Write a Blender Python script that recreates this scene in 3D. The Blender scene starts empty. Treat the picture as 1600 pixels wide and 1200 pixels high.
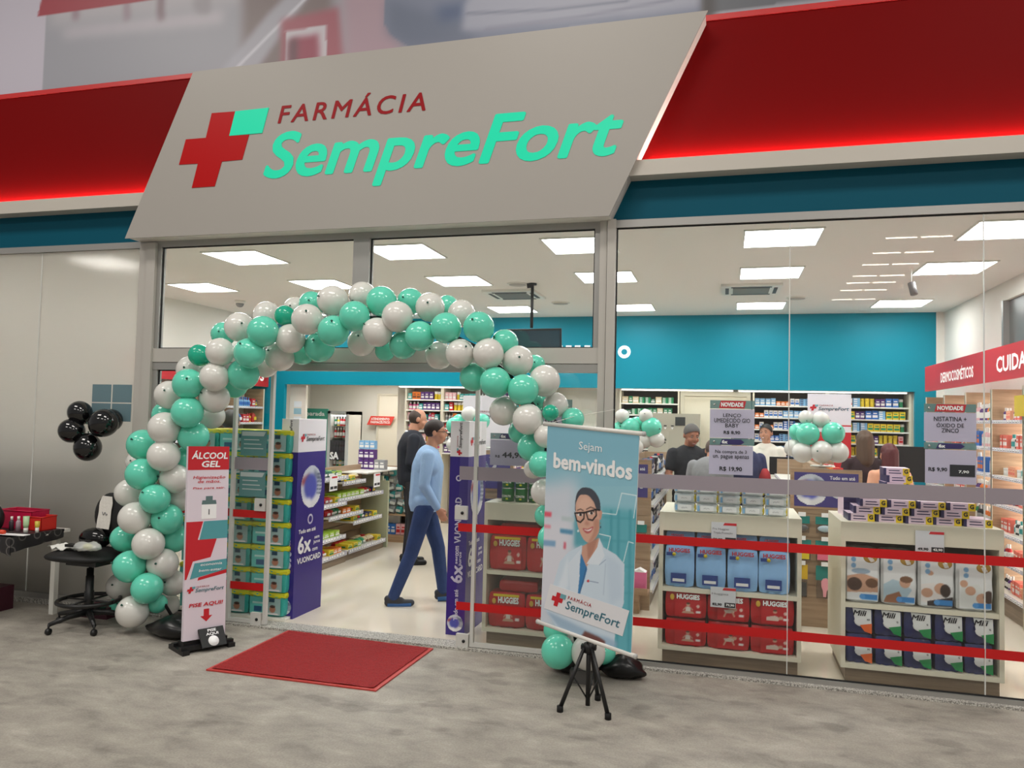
import bpy, bmesh, math, random
import numpy as np
from mathutils import Vector, Matrix, Euler
D = bpy.data
COL = bpy.context.scene.collection
SC = bpy.context.scene
PI = math.pi
R_ = math.radians
rnd = random.Random(7)

# ------------------------------------------------------------------ camera
FPX = 1205.0
CAM = Vector((0.5943, -5.5341, 1.72))
_X = Vector((4370, 50, -1205)).normalized()
_Y = Vector((333, 60, 1205)); _Y = (_Y - _X * _Y.dot(_X)).normalized()
_Z = _X.cross(_Y)
if _Z.y > 0: _Z = -_Z
RW = Matrix((_X, _Y, _Z))                      # world = RW @ camera(x right, y down, z forward)
cam = D.objects.new('camera', D.cameras.new('camera')); COL.objects.link(cam)
cam.data.sensor_width = 36; cam.data.lens = FPX / 1600 * 36; cam.data.clip_start = .05
cx, cy, cz = RW @ Vector((1, 0, 0)), RW @ Vector((0, -1, 0)), RW @ Vector((0, 0, -1))
cam.matrix_world = Matrix(((cx.x, cy.x, cz.x, CAM.x), (cx.y, cy.y, cz.y, CAM.y), (cx.z, cy.z, cz.z, CAM.z), (0, 0, 0, 1)))
SC.camera = cam
SC.view_settings.view_transform = 'Standard'; SC.view_settings.look = 'None'
SC.view_settings.gamma = 1; SC.view_settings.use_curve_mapping = False
SC.view_settings.exposure = 0.6
# dim hall around the shop
W = D.worlds.new('hall'); SC.world = W; W.use_nodes = True
W.node_tree.nodes['Background'].inputs[0].default_value = (1, .97, .94, 1)
W.node_tree.nodes['Background'].inputs[1].default_value = .20
PANEL_W = 11.0            # ceiling LED panels
TUBE_W = 14.0            # hall batten tubes
STRIP_W = 60.0            # LED strip on the fascia
def area(name, loc, sx, sy, power, col=(1, .95, .88), rot=(0, 0, 0)):
    l = D.lights.new(name, 'AREA'); l.shape = 'RECTANGLE'; l.size = sx; l.size_y = sy; l.energy = power; l.color = col
    o = D.objects.new(name, l); COL.objects.link(o); o.location = loc; o.rotation_euler = rot; return o

def ray(px, py): return RW @ Vector(((px - 800) / FPX, (py - 600) / FPX, 1))
def aty(px, py, Y):
    r = ray(px, py); return CAM + r * ((Y - CAM.y) / r.y)
def atz(px, py, Z):
    r = ray(px, py); return CAM + r * ((Z - CAM.z) / r.z)
def atx(px, py, Xp):
    r = ray(px, py); return CAM + r * ((Xp - CAM.x) / r.x)
def depth(p): return (RW.transposed() @ (Vector(p) - CAM)).z

# ------------------------------------------------------------------ materials
def lin(c):
    c = [x / 255 for x in c]
    return tuple(x / 12.92 if x <= .04045 else ((x + .055) / 1.055) ** 2.4 for x in c)
MC = {}
def mat(name, rgb=(200, 200, 200), rough=.5, metal=0, spec=.5, emit=0, trans=0, alpha=1, bump=0, bscale=50, var=0, vscale=4, coat=0, sheen=0, sss=0):
    if name in MC: return MC[name]
    m = D.materials.new(name); m.use_nodes = True; nt = m.node_tree; b = nt.nodes['Principled BSDF']
    c = lin(rgb); I = b.inputs
    I['Base Color'].default_value = (*c, 1); I['Roughness'].default_value = rough; I['Metallic'].default_value = metal
    I['Specular IOR Level'].default_value = spec; I['Coat Weight'].default_value = coat
    if sheen: I['Sheen Weight'].default_value = sheen
    if emit: I['Emission Color'].default_value = (*c, 1); I['Emission Strength'].default_value = emit
    if trans: I['Transmission Weight'].default_value = trans
    if alpha < 1: I['Alpha'].default_value = alpha
    tc = nt.nodes.new('ShaderNodeTexCoord')
    if var:
        n = nt.nodes.new('ShaderNodeTexNoise'); n.inputs['Scale'].default_value = vscale; n.inputs['Detail'].default_value = 4
        nt.links.new(tc.outputs['Object'], n.inputs['Vector'])
        r = nt.nodes.new('ShaderNodeMapRange'); r.inputs[3].default_value = 1 - var; r.inputs[4].default_value = 1 + var
        r.inputs[1].default_value = .3; r.inputs[2].default_value = .7
        nt.links.new(n.outputs[0], r.inputs[0])
        v = nt.nodes.new('ShaderNodeHueSaturation'); v.inputs['Color'].default_value = (*c, 1)
        nt.links.new(r.outputs[0], v.inputs['Value']); nt.links.new(v.outputs[0], I['Base Color'])
    if bump:
        n = nt.nodes.new('ShaderNodeTexNoise'); n.inputs['Scale'].default_value = bscale; n.inputs['Detail'].default_value = 3
        nt.links.new(tc.outputs['Object'], n.inputs['Vector'])
        bb = nt.nodes.new('ShaderNodeBump'); bb.inputs['Strength'].default_value = bump; bb.inputs['Distance'].default_value = .01
        nt.links.new(n.outputs[0], bb.inputs['Height']); nt.links.new(bb.outputs[0], I['Normal'])
    MC[name] = m; return m
def cm(rgb, rough=.45):
    return mat('paint_%d_%d_%d' % tuple(int(x) for x in rgb), rgb, rough)

def m_print():
    m = D.materials.new('printed_surface'); m.use_nodes = True; nt = m.node_tree
    a = nt.nodes.new('ShaderNodeAttribute'); a.attribute_name = 'Col'
    nt.links.new(a.outputs['Color'], nt.nodes['Principled BSDF'].inputs['Base Color'])
    nt.nodes['Principled BSDF'].inputs['Roughness'].default_value = .45
    return m
PRINT = m_print()
def m_glass():
    m = D.materials.new('clear_glass'); m.use_nodes = True; nt = m.node_tree; nt.nodes.clear()
    o = nt.nodes.new('ShaderNodeOutputMaterial'); t = nt.nodes.new('ShaderNodeBsdfTransparent'); g = nt.nodes.new('ShaderNodeBsdfGlossy')
    t.inputs[0].default_value = (.975, .985, .98, 1); g.inputs['Roughness'].default_value = .0; g.inputs[0].default_value = (1, 1, 1, 1)
    f = nt.nodes.new('ShaderNodeFresnel'); f.inputs[0].default_value = 1.55
    geo = nt.nodes.new('ShaderNodeNewGeometry'); mx = nt.nodes.new('ShaderNodeMixShader'); mm = nt.nodes.new('ShaderNodeMath'); mm.operation = 'SUBTRACT'
    mm.inputs[0].default_value = 1; nt.links.new(geo.outputs['Backfacing'], mm.inputs[1])
    mu = nt.nodes.new('ShaderNodeMath'); mu.operation = 'MULTIPLY'; nt.links.new(mm.outputs[0], mu.inputs[0]); nt.links.new(f.outputs[0], mu.inputs[1])
    nt.links.new(mu.outputs[0], mx.inputs[0]); nt.links.new(t.outputs[0], mx.inputs[1]); nt.links.new(g.outputs[0], mx.inputs[2]); nt.links.new(mx.outputs[0], o.inputs[0])
    return m
GLASS = m_glass()
def m_frost():
    m = D.materials.new('frosted_glass'); m.use_nodes = True; nt = m.node_tree; nt.nodes.clear()
    N = nt.nodes.new; o = N('ShaderNodeOutputMaterial')
    tl = N('ShaderNodeBsdfTranslucent'); tl.inputs[0].default_value = (.86, .84, .79, 1)
    df = N('ShaderNodeBsdfPrincipled'); df.inputs['Base Color'].default_value = (.40, .385, .36, 1); df.inputs['Roughness'].default_value = .38
    rf = N('ShaderNodeBsdfRefraction'); rf.inputs['IOR'].default_value = 1.05; rf.inputs['Roughness'].default_value = .55; rf.inputs[0].default_value = (.8, .78, .75, 1)
    a = N('ShaderNodeMixShader'); a.inputs[0].default_value = .35; b = N('ShaderNodeMixShader'); b.inputs[0].default_value = .3
    L = nt.links.new; L(tl.outputs[0], a.inputs[1]); L(rf.outputs[0], a.inputs[2]); L(a.outputs[0], b.inputs[1]); L(df.outputs[0], b.inputs[2]); L(b.outputs[0], o.inputs[0])
    return m
FROST = m_frost()
def m_sheet(name, rgb, k):
    m = D.materials.new(name); m.use_nodes = True; nt = m.node_tree; nt.nodes.clear(); N = nt.nodes.new
    o = N('ShaderNodeOutputMaterial'); t = N('ShaderNodeBsdfTransparent'); d = N('ShaderNodeBsdfPrincipled')
    d.inputs['Base Color'].default_value = (*lin(rgb), 1); d.inputs['Roughness'].default_value = .3
    x = N('ShaderNodeMixShader'); x.inputs[0].default_value = k; L = nt.links.new; L(t.outputs[0], x.inputs[1]); L(d.outputs[0], x.inputs[2]); L(x.outputs[0], o.inputs[0])
    return m
SHEET = m_sheet('translucent_paper', (205, 198, 222), .86)
SHEETG = m_sheet('translucent_green_film', (110, 150, 150), .72)
BLUEFILM = m_sheet('translucent_blue_film', (105, 135, 145), .8)

def m_concrete():
    m = D.materials.new('stained_concrete'); m.use_nodes = True; nt = m.node_tree; N = nt.nodes.new; L = nt.links.new
    b = nt.nodes['Principled BSDF']; tc = N('ShaderNodeTexCoord')
    mp = N('ShaderNodeMapping'); mp.inputs['Scale'].default_value = (1, 1.6, 1); L(tc.outputs['Object'], mp.inputs[0])
    n1 = N('ShaderNodeTexNoise'); n1.inputs['Scale'].default_value = 3.6; n1.inputs['Detail'].default_value = 9; n1.inputs['Roughness'].default_value = .62; n1.inputs['Distortion'].default_value = .3
    L(mp.outputs[0], n1.inputs[0])
    r = N('ShaderNodeValToRGB'); e = r.color_ramp.elements
    e[0].position = .28; e[0].color = (*lin((132, 127, 119)), 1); e[1].position = .72; e[1].color = (*lin((180, 174, 164)), 1)
    k = r.color_ramp.elements.new(.45); k.color = (*lin((154, 148, 139)), 1); k = r.color_ramp.elements.new(.58); k.color = (*lin((165, 159, 149)), 1)
    L(n1.outputs[0], r.inputs[0])
    n2 = N('ShaderNodeTexNoise'); n2.inputs['Scale'].default_value = 3.1; n2.inputs['Detail'].default_value = 2; L(mp.outputs[0], n2.inputs[0])
    s = N('ShaderNodeMapRange'); s.inputs[1].default_value = .60; s.inputs[2].default_value = .67; s.inputs[3].default_value = 1; s.inputs[4].default_value = .78; L(n2.outputs[0], s.inputs[0])
    n3 = N('ShaderNodeTexNoise'); n3.inputs['Scale'].default_value = 90; n3.inputs['Detail'].default_value = 4; L(tc.outputs['Object'], n3.inputs[0])
    s3 = N('ShaderNodeMapRange'); s3.inputs[1].default_value = .3; s3.inputs[2].default_value = .7; s3.inputs[3].default_value = .86; s3.inputs[4].default_value = 1.1; L(n3.outputs[0], s3.inputs[0])
    mu = N('ShaderNodeMath'); mu.operation = 'MULTIPLY'; L(s.outputs[0], mu.inputs[0]); L(s3.outputs[0], mu.inputs[1])
    h = N('ShaderNodeHueSaturation'); L(r.outputs[0], h.inputs['Color']); L(mu.outputs[0], h.inputs['Value']); L(h.outputs[0], b.inputs['Base Color'])
    b.inputs['Roughness'].default_value = .62; b.inputs['Specular IOR Level'].default_value = .3
    bb = N('ShaderNodeBump'); bb.inputs['Strength'].default_value = .25; bb.inputs['Distance'].default_value = .01; L(n3.outputs[0], bb.inputs['Height']); L(bb.outputs[0], b.inputs['Normal'])
    return m
def m_speck(name, c1, c2, scale, rough):
    m = D.materials.new(name); m.use_nodes = True; nt = m.node_tree; N = nt.nodes.new; L = nt.links.new
    b = nt.nodes['Principled BSDF']; tc = N('ShaderNodeTexCoord'); n = N('ShaderNodeTexNoise'); n.inputs['Scale'].default_value = scale; n.inputs['Detail'].default_value = 5
    L(tc.outputs['Object'], n.inputs[0]); r = N('ShaderNodeValToRGB'); e = r.color_ramp.elements
    e[0].position = .4; e[0].color = (*lin(c1), 1); e[1].position = .6; e[1].color = (*lin(c2), 1); L(n.outputs[0], r.inputs[0]); L(r.outputs[0], b.inputs['Base Color'])
    b.inputs['Roughness'].default_value = rough; return m
CONC = m_concrete()
GRAN = m_speck('granite', (120, 116, 110), (205, 202, 194), 110, .5)
def m_wood(name, c1, c2, rough=.45, sc=(1, 1, 14)):
    m = D.materials.new(name); m.use_nodes = True; nt = m.node_tree; N = nt.nodes.new; L = nt.links.new
    b = nt.nodes['Principled BSDF']; tc = N('ShaderNodeTexCoord'); mp = N('ShaderNodeMapping'); mp.inputs['Scale'].default_value = sc
    n = N('ShaderNodeTexNoise'); n.inputs['Scale'].default_value = 3; n.inputs['Detail'].default_value = 5; L(tc.outputs['Object'], mp.inputs[0]); L(mp.outputs[0], n.inputs[0])
    r = N('ShaderNodeValToRGB'); e = r.color_ramp.elements; e[0].position = .3; e[0].color = (*lin(c1), 1); e[1].position = .7; e[1].color = (*lin(c2), 1)
    L(n.outputs[0], r.inputs[0]); L(r.outputs[0], b.inputs['Base Color']); b.inputs['Roughness'].default_value = rough; return m
WOOD = m_wood('oak_laminate', (160, 128, 98), (190, 158, 126))
PLINTH = m_wood('taupe_laminate', (122, 105, 88), (146, 128, 108))
SLAT = m_wood('slatwall_laminate', (150, 124, 98), (172, 146, 118))
WHITE = mat('white_lacquer', (232, 230, 222), .35)
CREAM = mat('cream_lacquer', (222, 216, 196), .4)
WALLM = mat('warm_white_wall', (234, 230, 222), .7)
CEILM = mat('ceiling_paint', (238, 234, 228), .8)
TEAL = mat('teal_wall_paint', (0, 140, 164), .45, spec=.2)
TEALD = mat('teal_fascia', (0, 78, 98), .5, spec=.15)
RED = mat('red_fascia', (112, 0, 1), .55, spec=.08)
REDH = mat('red_header', (205, 34, 42), .4)
REDSTR = mat('red_vinyl', (196, 10, 14), .4)
FRAMEM = mat('anodised_aluminium', (168, 166, 162), .38, metal=.55)
FRAMEP = mat('painted_frame', (186, 181, 174), .4, metal=.1)
FLOORM = mat('polished_tile', (228, 218, 200), .07, spec=.6, var=.03, vscale=.7)
BLACK = mat('black_plastic', (18, 18, 19), .45)
BLACKG = mat('black_gloss', (8, 8, 9), .12)
CHROME = mat('chrome', (210, 210, 210), .2, metal=1)
SIGNW = mat('sign_composite_panel', (164, 159, 153), .4, spec=.3)
MINT = mat('mint_acrylic_backlit', (24, 200, 158), .3, emit=.22, spec=.25)
MINTD = mat('mint_acrylic', (60, 200, 165), .15, emit=.22)
CRED = mat('red_acrylic_backlit', (170, 0, 3), .35, emit=.06, spec=.2)
DKRED = mat('dark_red_acrylic', (140, 2, 14), .35, emit=.05, spec=.2)
PURP = mat('purple_print', (52, 36, 128), .35)
PURPD = mat('deep_purple_print', (44, 30, 100), .35)
INKW = mat('white_ink', (245, 245, 245), .5)
INKK = mat('dark_ink', (28, 28, 36), .5)
INKR = mat('red_ink', (200, 30, 42), .5)
INKT = mat('teal_ink', (110, 165, 175), .5)
INKG = mat('grey_ink', (120, 120, 125), .5)
SKIN = mat('skin', (196, 142, 114), .5, sss=.1)
SKINT = mat('tanned_skin', (168, 112, 86), .5)
LIGHTM = mat('led_panel', (252, 253, 252), emit=PANEL_W)
TUBEM = mat('hall_tube', (255, 246, 232), emit=TUBE_W)
STRIPM = mat('led_strip', (255, 235, 225), emit=STRIP_W)

# ------------------------------------------------------------------ mesh helpers
class MB:
    def __init__(s): s.v = []; s.f = []; s.m = []; s.sm = []
    def add(s, vs, fs, mi=0, smooth=False, M=None):
        o = len(s.v)
        for p in vs:
            p = Vector(p)
            if M is not None: p = M @ p
            s.v.append(tuple(p))
        for f in fs: s.f.append(tuple(i + o for i in f)); s.m.append(mi); s.sm.append(smooth)
        return s
    def box(s, a, b, mi=0, M=None):
        x0, y0, z0 = a; x1, y1, z1 = b
        if x0 > x1: x0, x1 = x1, x0
        if y0 > y1: y0, y1 = y1, y0
        if z0 > z1: z0, z1 = z1, z0
        v = [(x0, y0, z0), (x1, y0, z0), (x1, y1, z0), (x0, y1, z0), (x0, y0, z1), (x1, y0, z1), (x1, y1, z1), (x0, y1, z1)]
        return s.add(v, [(0, 3, 2, 1), (4, 5, 6, 7), (0, 1, 5, 4), (1, 2, 6, 5), (2, 3, 7, 6), (3, 0, 4, 7)], mi, False, M)
    def prism(s, pts, y0, y1, mi=0, M=None):           # polygon in XZ extruded along Y
        n = len(pts)
        ar = sum(pts[i][0] * pts[(i + 1) % n][1] - pts[(i + 1) % n][0] * pts[i][1] for i in range(n))
        if ar < 0: pts = pts[::-1]
        v = [(x, y0, z) for x, z in pts] + [(x, y1, z) for x, z in pts]
        f = [tuple(range(n)), tuple(range(2 * n - 1, n - 1, -1))]
        f += [(i + n, (i + 1) % n + n, (i + 1) % n, i) for i in range(n)]
        return s.add(v, f, mi, False, M)
    def tube(s, pts, r, n=10, mi=0, caps=True, smooth=True):
        pts = [Vector(p) for p in pts]; rr = r if isinstance(r, (list, tuple)) else [r] * len(pts)
        o = []; prev = None
        for i, p in enumerate(pts):
            d = (pts[min(i + 1, len(pts) - 1)] - pts[max(i - 1, 0)]).normalized()
            if prev is None: u = d.orthogonal().normalized()
            else: u = (prev - d * prev.dot(d)).normalized()
            prev = u; w = d.cross(u)
            o.append([p + (u * math.cos(2 * PI * k / n) + w * math.sin(2 * PI * k / n)) * rr[i] for k in range(n)])
        v = [q for ring in o for q in ring]; f = []
        for i in range(len(pts) - 1):
            for k in range(n): f.append((i * n + k, i * n + (k + 1) % n, (i + 1) * n + (k + 1) % n, (i + 1) * n + k))
        if caps: f.append(tuple(range(n - 1, -1, -1))); b = (len(pts) - 1) * n; f.append(tuple(range(b, b + n)))
        return s.add(v, f, mi, smooth)
    def lathe(s, prof, n=20, mi=0, M=None, smooth=True):
        v = []; f = []
        for r, z in prof:
            for k in range(n): a = 2 * PI * k / n; v.append((r * math.cos(a), r * math.sin(a), z))
        for i in range(len(prof) - 1):
            for k in range(n): f.append((i * n + k, i * n + (k + 1) % n, (i + 1) * n + (k + 1) % n, (i + 1) * n + k))
        f.append(tuple(range(n - 1, -1, -1))); b = (len(prof) - 1) * n; f.append(tuple(range(b, b + n)))
        return s.add(v, f, mi, smooth, M)
    def ell(s, c, r, nu=16, nv=10, mi=0, M=None):
        v = [(c[0], c[1], c[2] - r[2])]; f = []
        for j in range(1, nv):
            t = -PI / 2 + PI * j / nv
            for k in range(nu): a = 2 * PI * k / nu; v.append((c[0] + r[0] * math.cos(t) * math.cos(a), c[1] + r[1] * math.cos(t) * math.sin(a), c[2] + r[2] * math.sin(t)))
        v.append((c[0], c[1], c[2] + r[2])); e = len(v) - 1
        for k in range(nu): f.append((0, 1 + (k + 1) % nu, 1 + k))
        for j in range(nv - 2):
            for k in range(nu): b = 1 + j * nu; f.append((b + k, b + (k + 1) % nu, b + nu + (k + 1) % nu, b + nu + k))
        b = 1 + (nv - 2) * nu
        for k in range(nu): f.append((b + k, b + (k + 1) % nu, e))
        return s.add(v, f, mi, True, M)
    def mesh(s, name, mats):
        me = D.meshes.new(name); me.from_pydata(s.v, [], s.f)
        for m in (mats if isinstance(mats, (list, tuple)) else [mats]): me.materials.append(m)
        me.polygons.foreach_set('material_index', s.m); me.polygons.foreach_set('use_smooth', s.sm); me.update(); return me

def tag(o, label=None, cat=None, group=None, kind=None):
    if label: o['label'] = label
    if cat: o['category'] = cat
    if group: o['group'] = group
    if kind: o['kind'] = kind
    return o
def ob(name, me, parent=None, loc=(0, 0, 0), rot=(0, 0, 0), sc=(1, 1, 1)):
    o = D.objects.new(name, me); COL.objects.link(o); o.parent = parent
    o.location = loc; o.rotation_euler = rot; o.scale = sc; return o
def part(name, mb, mats, parent=None, loc=(0, 0, 0), rot=(0, 0, 0)): return ob(name, mb.mesh(name, mats), parent, loc, rot)
def thing(name, label, cat, loc=(0, 0, 0), rz=0, group=None, rot=None):
    o = D.objects.new(name, None); COL.objects.link(o); o.location = loc; o.rotation_euler = rot if rot else (0, 0, rz); o.empty_display_size = .05
    return tag(o, label, cat, group)
def struct(name, mb, mats): return tag(part(name, mb, mats), kind='structure')
def bx(a, b, mi=0): return MB().box(a, b, mi)
def ordn(i):
    return ['first', 'second', 'third', 'fourth', 'fifth', 'sixth', 'seventh', 'eighth', 'ninth', 'tenth', 'eleventh', 'twelfth'][i] if i < 12 else '%dth' % (i + 1) if (i + 1) % 10 not in (1, 2, 3) else '%d%s' % (i + 1, {1: 'st', 2: 'nd', 3: 'rd'}[(i + 1) % 10])

# text meshes: normalised so bbox is exactly 1 x 1 centred at the origin in the XZ plane, facing -Y
TX = {}
def text_mesh(s, m, bold=0, shear=0, space=1.0, ext=0, align='CENTER', line=1.0, res=2):
    key = (s, m.name, bold, shear, space, ext, align, line, res)
    if key in TX: return TX[key]
    c = D.curves.new('lettering', 'FONT'); c.body = s; c.shear = shear; c.space_character = space; c.extrude = ext
    c.align_x = align; c.space_line = line; c.resolution_u = res
    o = D.objects.new('tmp', c); COL.objects.link(o)
    dg = bpy.context.evaluated_depsgraph_get(); me = D.meshes.new_from_object(o.evaluated_get(dg))
    D.objects.remove(o); D.curves.remove(c)
    n = len(me.vertices); co = np.zeros(n * 3); me.vertices.foreach_get('co', co); co = co.reshape(-1, 3)
    if bold > 0:
        fs = [tuple(p.vertices) for p in me.polygons]; vs = []; ff = []
        for k in range(9):
            a = 2 * PI * k / 8; rr = bold if k < 8 else 0; o_ = len(vs)
            vs += [(x + rr * math.cos(a), y + rr * math.sin(a), z + .0008 * k) for x, y, z in co]; ff += [tuple(i + o_ for i in f_) for f_ in fs]
        D.meshes.remove(me); me = D.meshes.new('lettering'); me.from_pydata(vs, [], ff)
        co = np.array(vs); n = len(vs)
    lo = co.min(0); hi = co.max(0); w = hi - lo
    out = np.zeros_like(co); out[:, 0] = (co[:, 0] - (lo[0] + hi[0]) / 2) / w[0]; out[:, 2] = (co[:, 1] - (lo[1] + hi[1]) / 2) / w[1]; out[:, 1] = -co[:, 2] * (.02 if bold > 0 else 1)
    me.vertices.foreach_set('co', out.ravel()); me.materials.clear(); me.materials.append(m); me.update()
    me.name = 'lettering'; TX[key] = (me, w[0] / w[1]); return TX[key]
def txt(s, m, parent, c, h=None, w=None, rot=(0, 0, 0), bold=0, shear=0, space=1.0, name='lettering', ext=0, align='CENTER', line=1.0, res=2, dz=0):
    me, asp = text_mesh(s, m, bold, shear, space, ext, align, line, res)
    if h is None: h = w / asp
    if w is None: w = h * asp
    return ob(name, me, parent, c, rot, (w, 1, h))

# printed pictures: vertex colours on a fine flat grid
class Canvas:
    def __init__(s, w, h, bg, to_uv=None):
        s.w, s.h = w, h; s.a = np.zeros((h, w, 3)); s.a[:] = bg; s.to = to_uv
        s.gx, s.gy = np.meshgrid((np.arange(w) + .5) / w, (np.arange(h) + .5) / h)
    def _pt(s, p): return s.to(*p) if s.to else p
    def blend(s, mask, col, alpha=1, blur=0):
        if blur:
            k = max(1, int(blur)); ker = np.ones(2 * k + 1) / (2 * k + 1)
            for _ in range(2):
                mask = np.apply_along_axis(lambda r: np.convolve(np.pad(r, k, mode='edge'), ker, 'valid'), 1, mask)
                mask = np.apply_along_axis(lambda r: np.convolve(np.pad(r, k, mode='edge'), ker, 'valid'), 0, mask)
        mask = (mask * alpha)[..., None]; s.a = s.a * (1 - mask) + np.array(col, float) * mask
    def poly(s, pts, col, alpha=1, blur=0, smooth=False):
        P = [s._pt(p) for p in pts]
        if smooth:
            Q = []; n = len(P)
            for i in range(n):
                p0, p1, p2, p3 = [np.array(P[(i + k - 1) % n]) for k in range(4)]
                for t in (0, .25, .5, .75): Q.append(.5 * ((2 * p1) + (-p0 + p2) * t + (2 * p0 - 5 * p1 + 4 * p2 - p3) * t * t + (-p0 + 3 * p1 - 3 * p2 + p3) * t ** 3))
            P = Q
        acc = np.zeros((s.h, s.w)); S = ((-.25, -.25), (.25, -.25), (-.25, .25), (.25, .25))
        for ax, ay in S:
            x = s.gx + ax / s.w; y = s.gy + ay / s.h; ins = np.zeros((s.h, s.w), bool)
            for i in range(len(P)):
                x1, y1 = P[i]; x2, y2 = P[(i + 1) % len(P)]
                if y1 == y2: continue
                c = ((y1 > y) != (y2 > y)) & (x < (x2 - x1) * (y - y1) / (y2 - y1) + x1); ins ^= c
            acc += ins
        s.blend(acc / 4, col, alpha, blur)
    def line(s, pts, col, wpx, alpha=1, closed=False):
        P = [np.array(s._pt(p)) * (s.w, s.h) for p in pts]; X = s.gx * s.w; Y = s.gy * s.h; d = np.full((s.h, s.w), 1e9)
        if closed: P.append(P[0])
        for a, b in zip(P[:-1], P[1:]):
            ab = b - a; L = (ab ** 2).sum() or 1; t = np.clip(((X - a[0]) * ab[0] + (Y - a[1]) * ab[1]) / L, 0, 1)
            d = np.minimum(d, np.hypot(X - a[0] - t * ab[0], Y - a[1] - t * ab[1]))
        s.blend(np.clip(wpx / 2 - d + .5, 0, 1), col, alpha)
    def ell(s, c, rx, ry, col, alpha=1, blur=0, ang=0):
        ca, sa = math.cos(ang), math.sin(ang)
        s.poly([(c[0] + rx * math.cos(t) * ca - ry * math.sin(t) * sa, c[1] + rx * math.cos(t) * sa + ry * math.sin(t) * ca) for t in np.linspace(0, 2 * PI, 25)[:-1]], col, alpha, blur)
    def mesh(s, name, W_, H_, circle=False):
        w, h = s.w, s.h; xs = np.linspace(-W_ / 2, W_ / 2, w); zs = np.linspace(H_ / 2, -H_ / 2, h)
        X, Z = np.meshgrid(xs, zs); co = np.stack([X, np.zeros_like(X), Z], -1).reshape(-1, 3)
        i = np.arange(h * w).reshape(h, w); q = np.stack([i[1:, :-1], i[1:, 1:], i[:-1, 1:], i[:-1, :-1]], -1).reshape(-1, 4)
        if circle:
            c = co[q].mean(1); q = q[(c[:, 0] / (W_ / 2)) ** 2 + (c[:, 2] / (H_ / 2)) ** 2 < 1]
        me = D.meshes.new(name); me.from_pydata(co.tolist(), [], q.tolist()); a = np.clip(s.a.reshape(-1, 3) / 255, 0, 1)
        a = np.where(a <= .04045, a / 12.92, ((a + .055) / 1.055) ** 2.4); a = np.concatenate([a, np.ones((len(a), 1))], 1)
        at = me.color_attributes.new('Col', 'FLOAT_COLOR', 'POINT'); at.data.foreach_set('color', a.ravel()); me.materials.append(PRINT); return me

# ================================================================== THE SETTING
HC = 3.28
gb = MB().add([(-14, -14, 0), (14, -14, 0), (14, -.06, 0), (-14, -.06, 0)], [(0, 1, 2, 3)])
g = struct('ground', gb, CONC)
struct('floor', bx((-7.4, .1, -.05), (3.8, 8.2, .005)), FLOORM)
struct('trim_1', bx((-4.35, -.075, -.04), (3.9, .1, .016)), GRAN)
struct('trim_2', bx((-14, -.06, -.04), (-4.35, .1, .04)), GRAN)
struct('ceiling', bx((-7.4, .065, HC), (3.8, 8.3, HC + .08)), CEILM)
struct('wall_left', MB().box((-7.4, .02, 0), (-7.3, 8.2, 2.5)).box((-7.4, .07, 2.5), (-6.92, 8.2, HC)), WALLM)
struct('wall_right', MB().box((3.45, 3.72, 0), (3.55, 8.2, HC)).box((3.45, .02, 0), (3.55, 3.72, 2.5)).box((3.45, .02, 3.08), (3.55, 3.72, HC)), WALLM)
struct('wall_back', bx((-7.4, 8.1, 0), (3.8, 8.2, HC)), WALLM)
# teal bulkhead over the back of the shop and its two side legs
struct('wall_teal', MB().box((-6.95, 6.02, 2.195), (3.35, 6.1, HC)).box((-7.3, 6.02, 0), (-6.59, 6.1, 2.195)).box((3.09, 6.02, 0), (3.35, 6.1, 2.195)).box((3.35, 6.02, 0), (3.45, 6.1, HC), 1), [TEAL, WALLM])
struct('ceiling_back', bx((-6.95, 6.1, 2.3), (3.45, 8.1, 2.34)), WALLM)
# side window panes of the right wall
w3 = struct('window_3', bx((3.49, .1, 2.5), (3.5, 3.7, 3.08)), m_sheet('grey_side_glass', (120, 122, 120), .6))
for y in (.1, 2.75, 3.68): part('window_frame', bx((3.43, y, 2.5), (3.54, y + .05, 3.08)), FRAMEM, w3)
# LED strips under the bulkhead
for i, (xa, xb) in enumerate([(-4.5, -2.9), (-.9, .72), (.78, 3.0)]):
    o = thing('light_strip', ['white light strip under the teal bulkhead, over the far left shelves', 'white light strip under the teal bulkhead beside the electrical cabinet', 'white light strip under the teal bulkhead over the medicine shelves'][i], 'light', ((xa + xb) / 2, 6.03, 2.18))
    part('housing', bx((-(xb - xa) / 2, 0, 0), ((xb - xa) / 2, .05, .014)), WHITE, o)
    part('diffuser', bx((-(xb - xa) / 2 + .01, -.004, -.012), ((xb - xa) / 2 - .01, .045, 0)), mat('strip_diffuser', (255, 250, 240), emit=3), o)

# ---- facade: frames
TOPZ = 3.13
fr = []
def trim(n, mb, m=FRAMEM): return struct('trim_%d' % n, mb, m)
trim(3, MB().box((-9, -.03, 3.105), (3.9, .03, 3.16)))                            # head rail
trim(4, MB().box((-4.27, -.045, 0), (-4.19, .045, 3.14)).box((-4.185, -.06, 0), (-4.10, .06, 3.14)), FRAMEP)      # left jamb
trim(5, MB().box((-.285, -.05, 0), (-.235, .05, 3.16)).box((-.23, -.065, 0), (-.17, .065, 3.16)), FRAMEP)  # centre post
trim(6, MB().box((-4.10, -.04, 2.12), (-.285, .05, 2.235)), FRAMEP)               # transom
trim(7, MB().box((-4.10, -.035, 2.055), (-.285, .035, 2.115)), FRAMEM)
trim(8, MB().box((-2.25, -.04, 2.235), (-2.11, .04, 3.105)), FRAMEM)              # mullion
trim(9, MB().box((-4.10, -.03, .016), (-3.28, .03, .05)).box((-.16, -.03, .014), (3.9, .03, .044)), FRAMEM)   # sill channels
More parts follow.
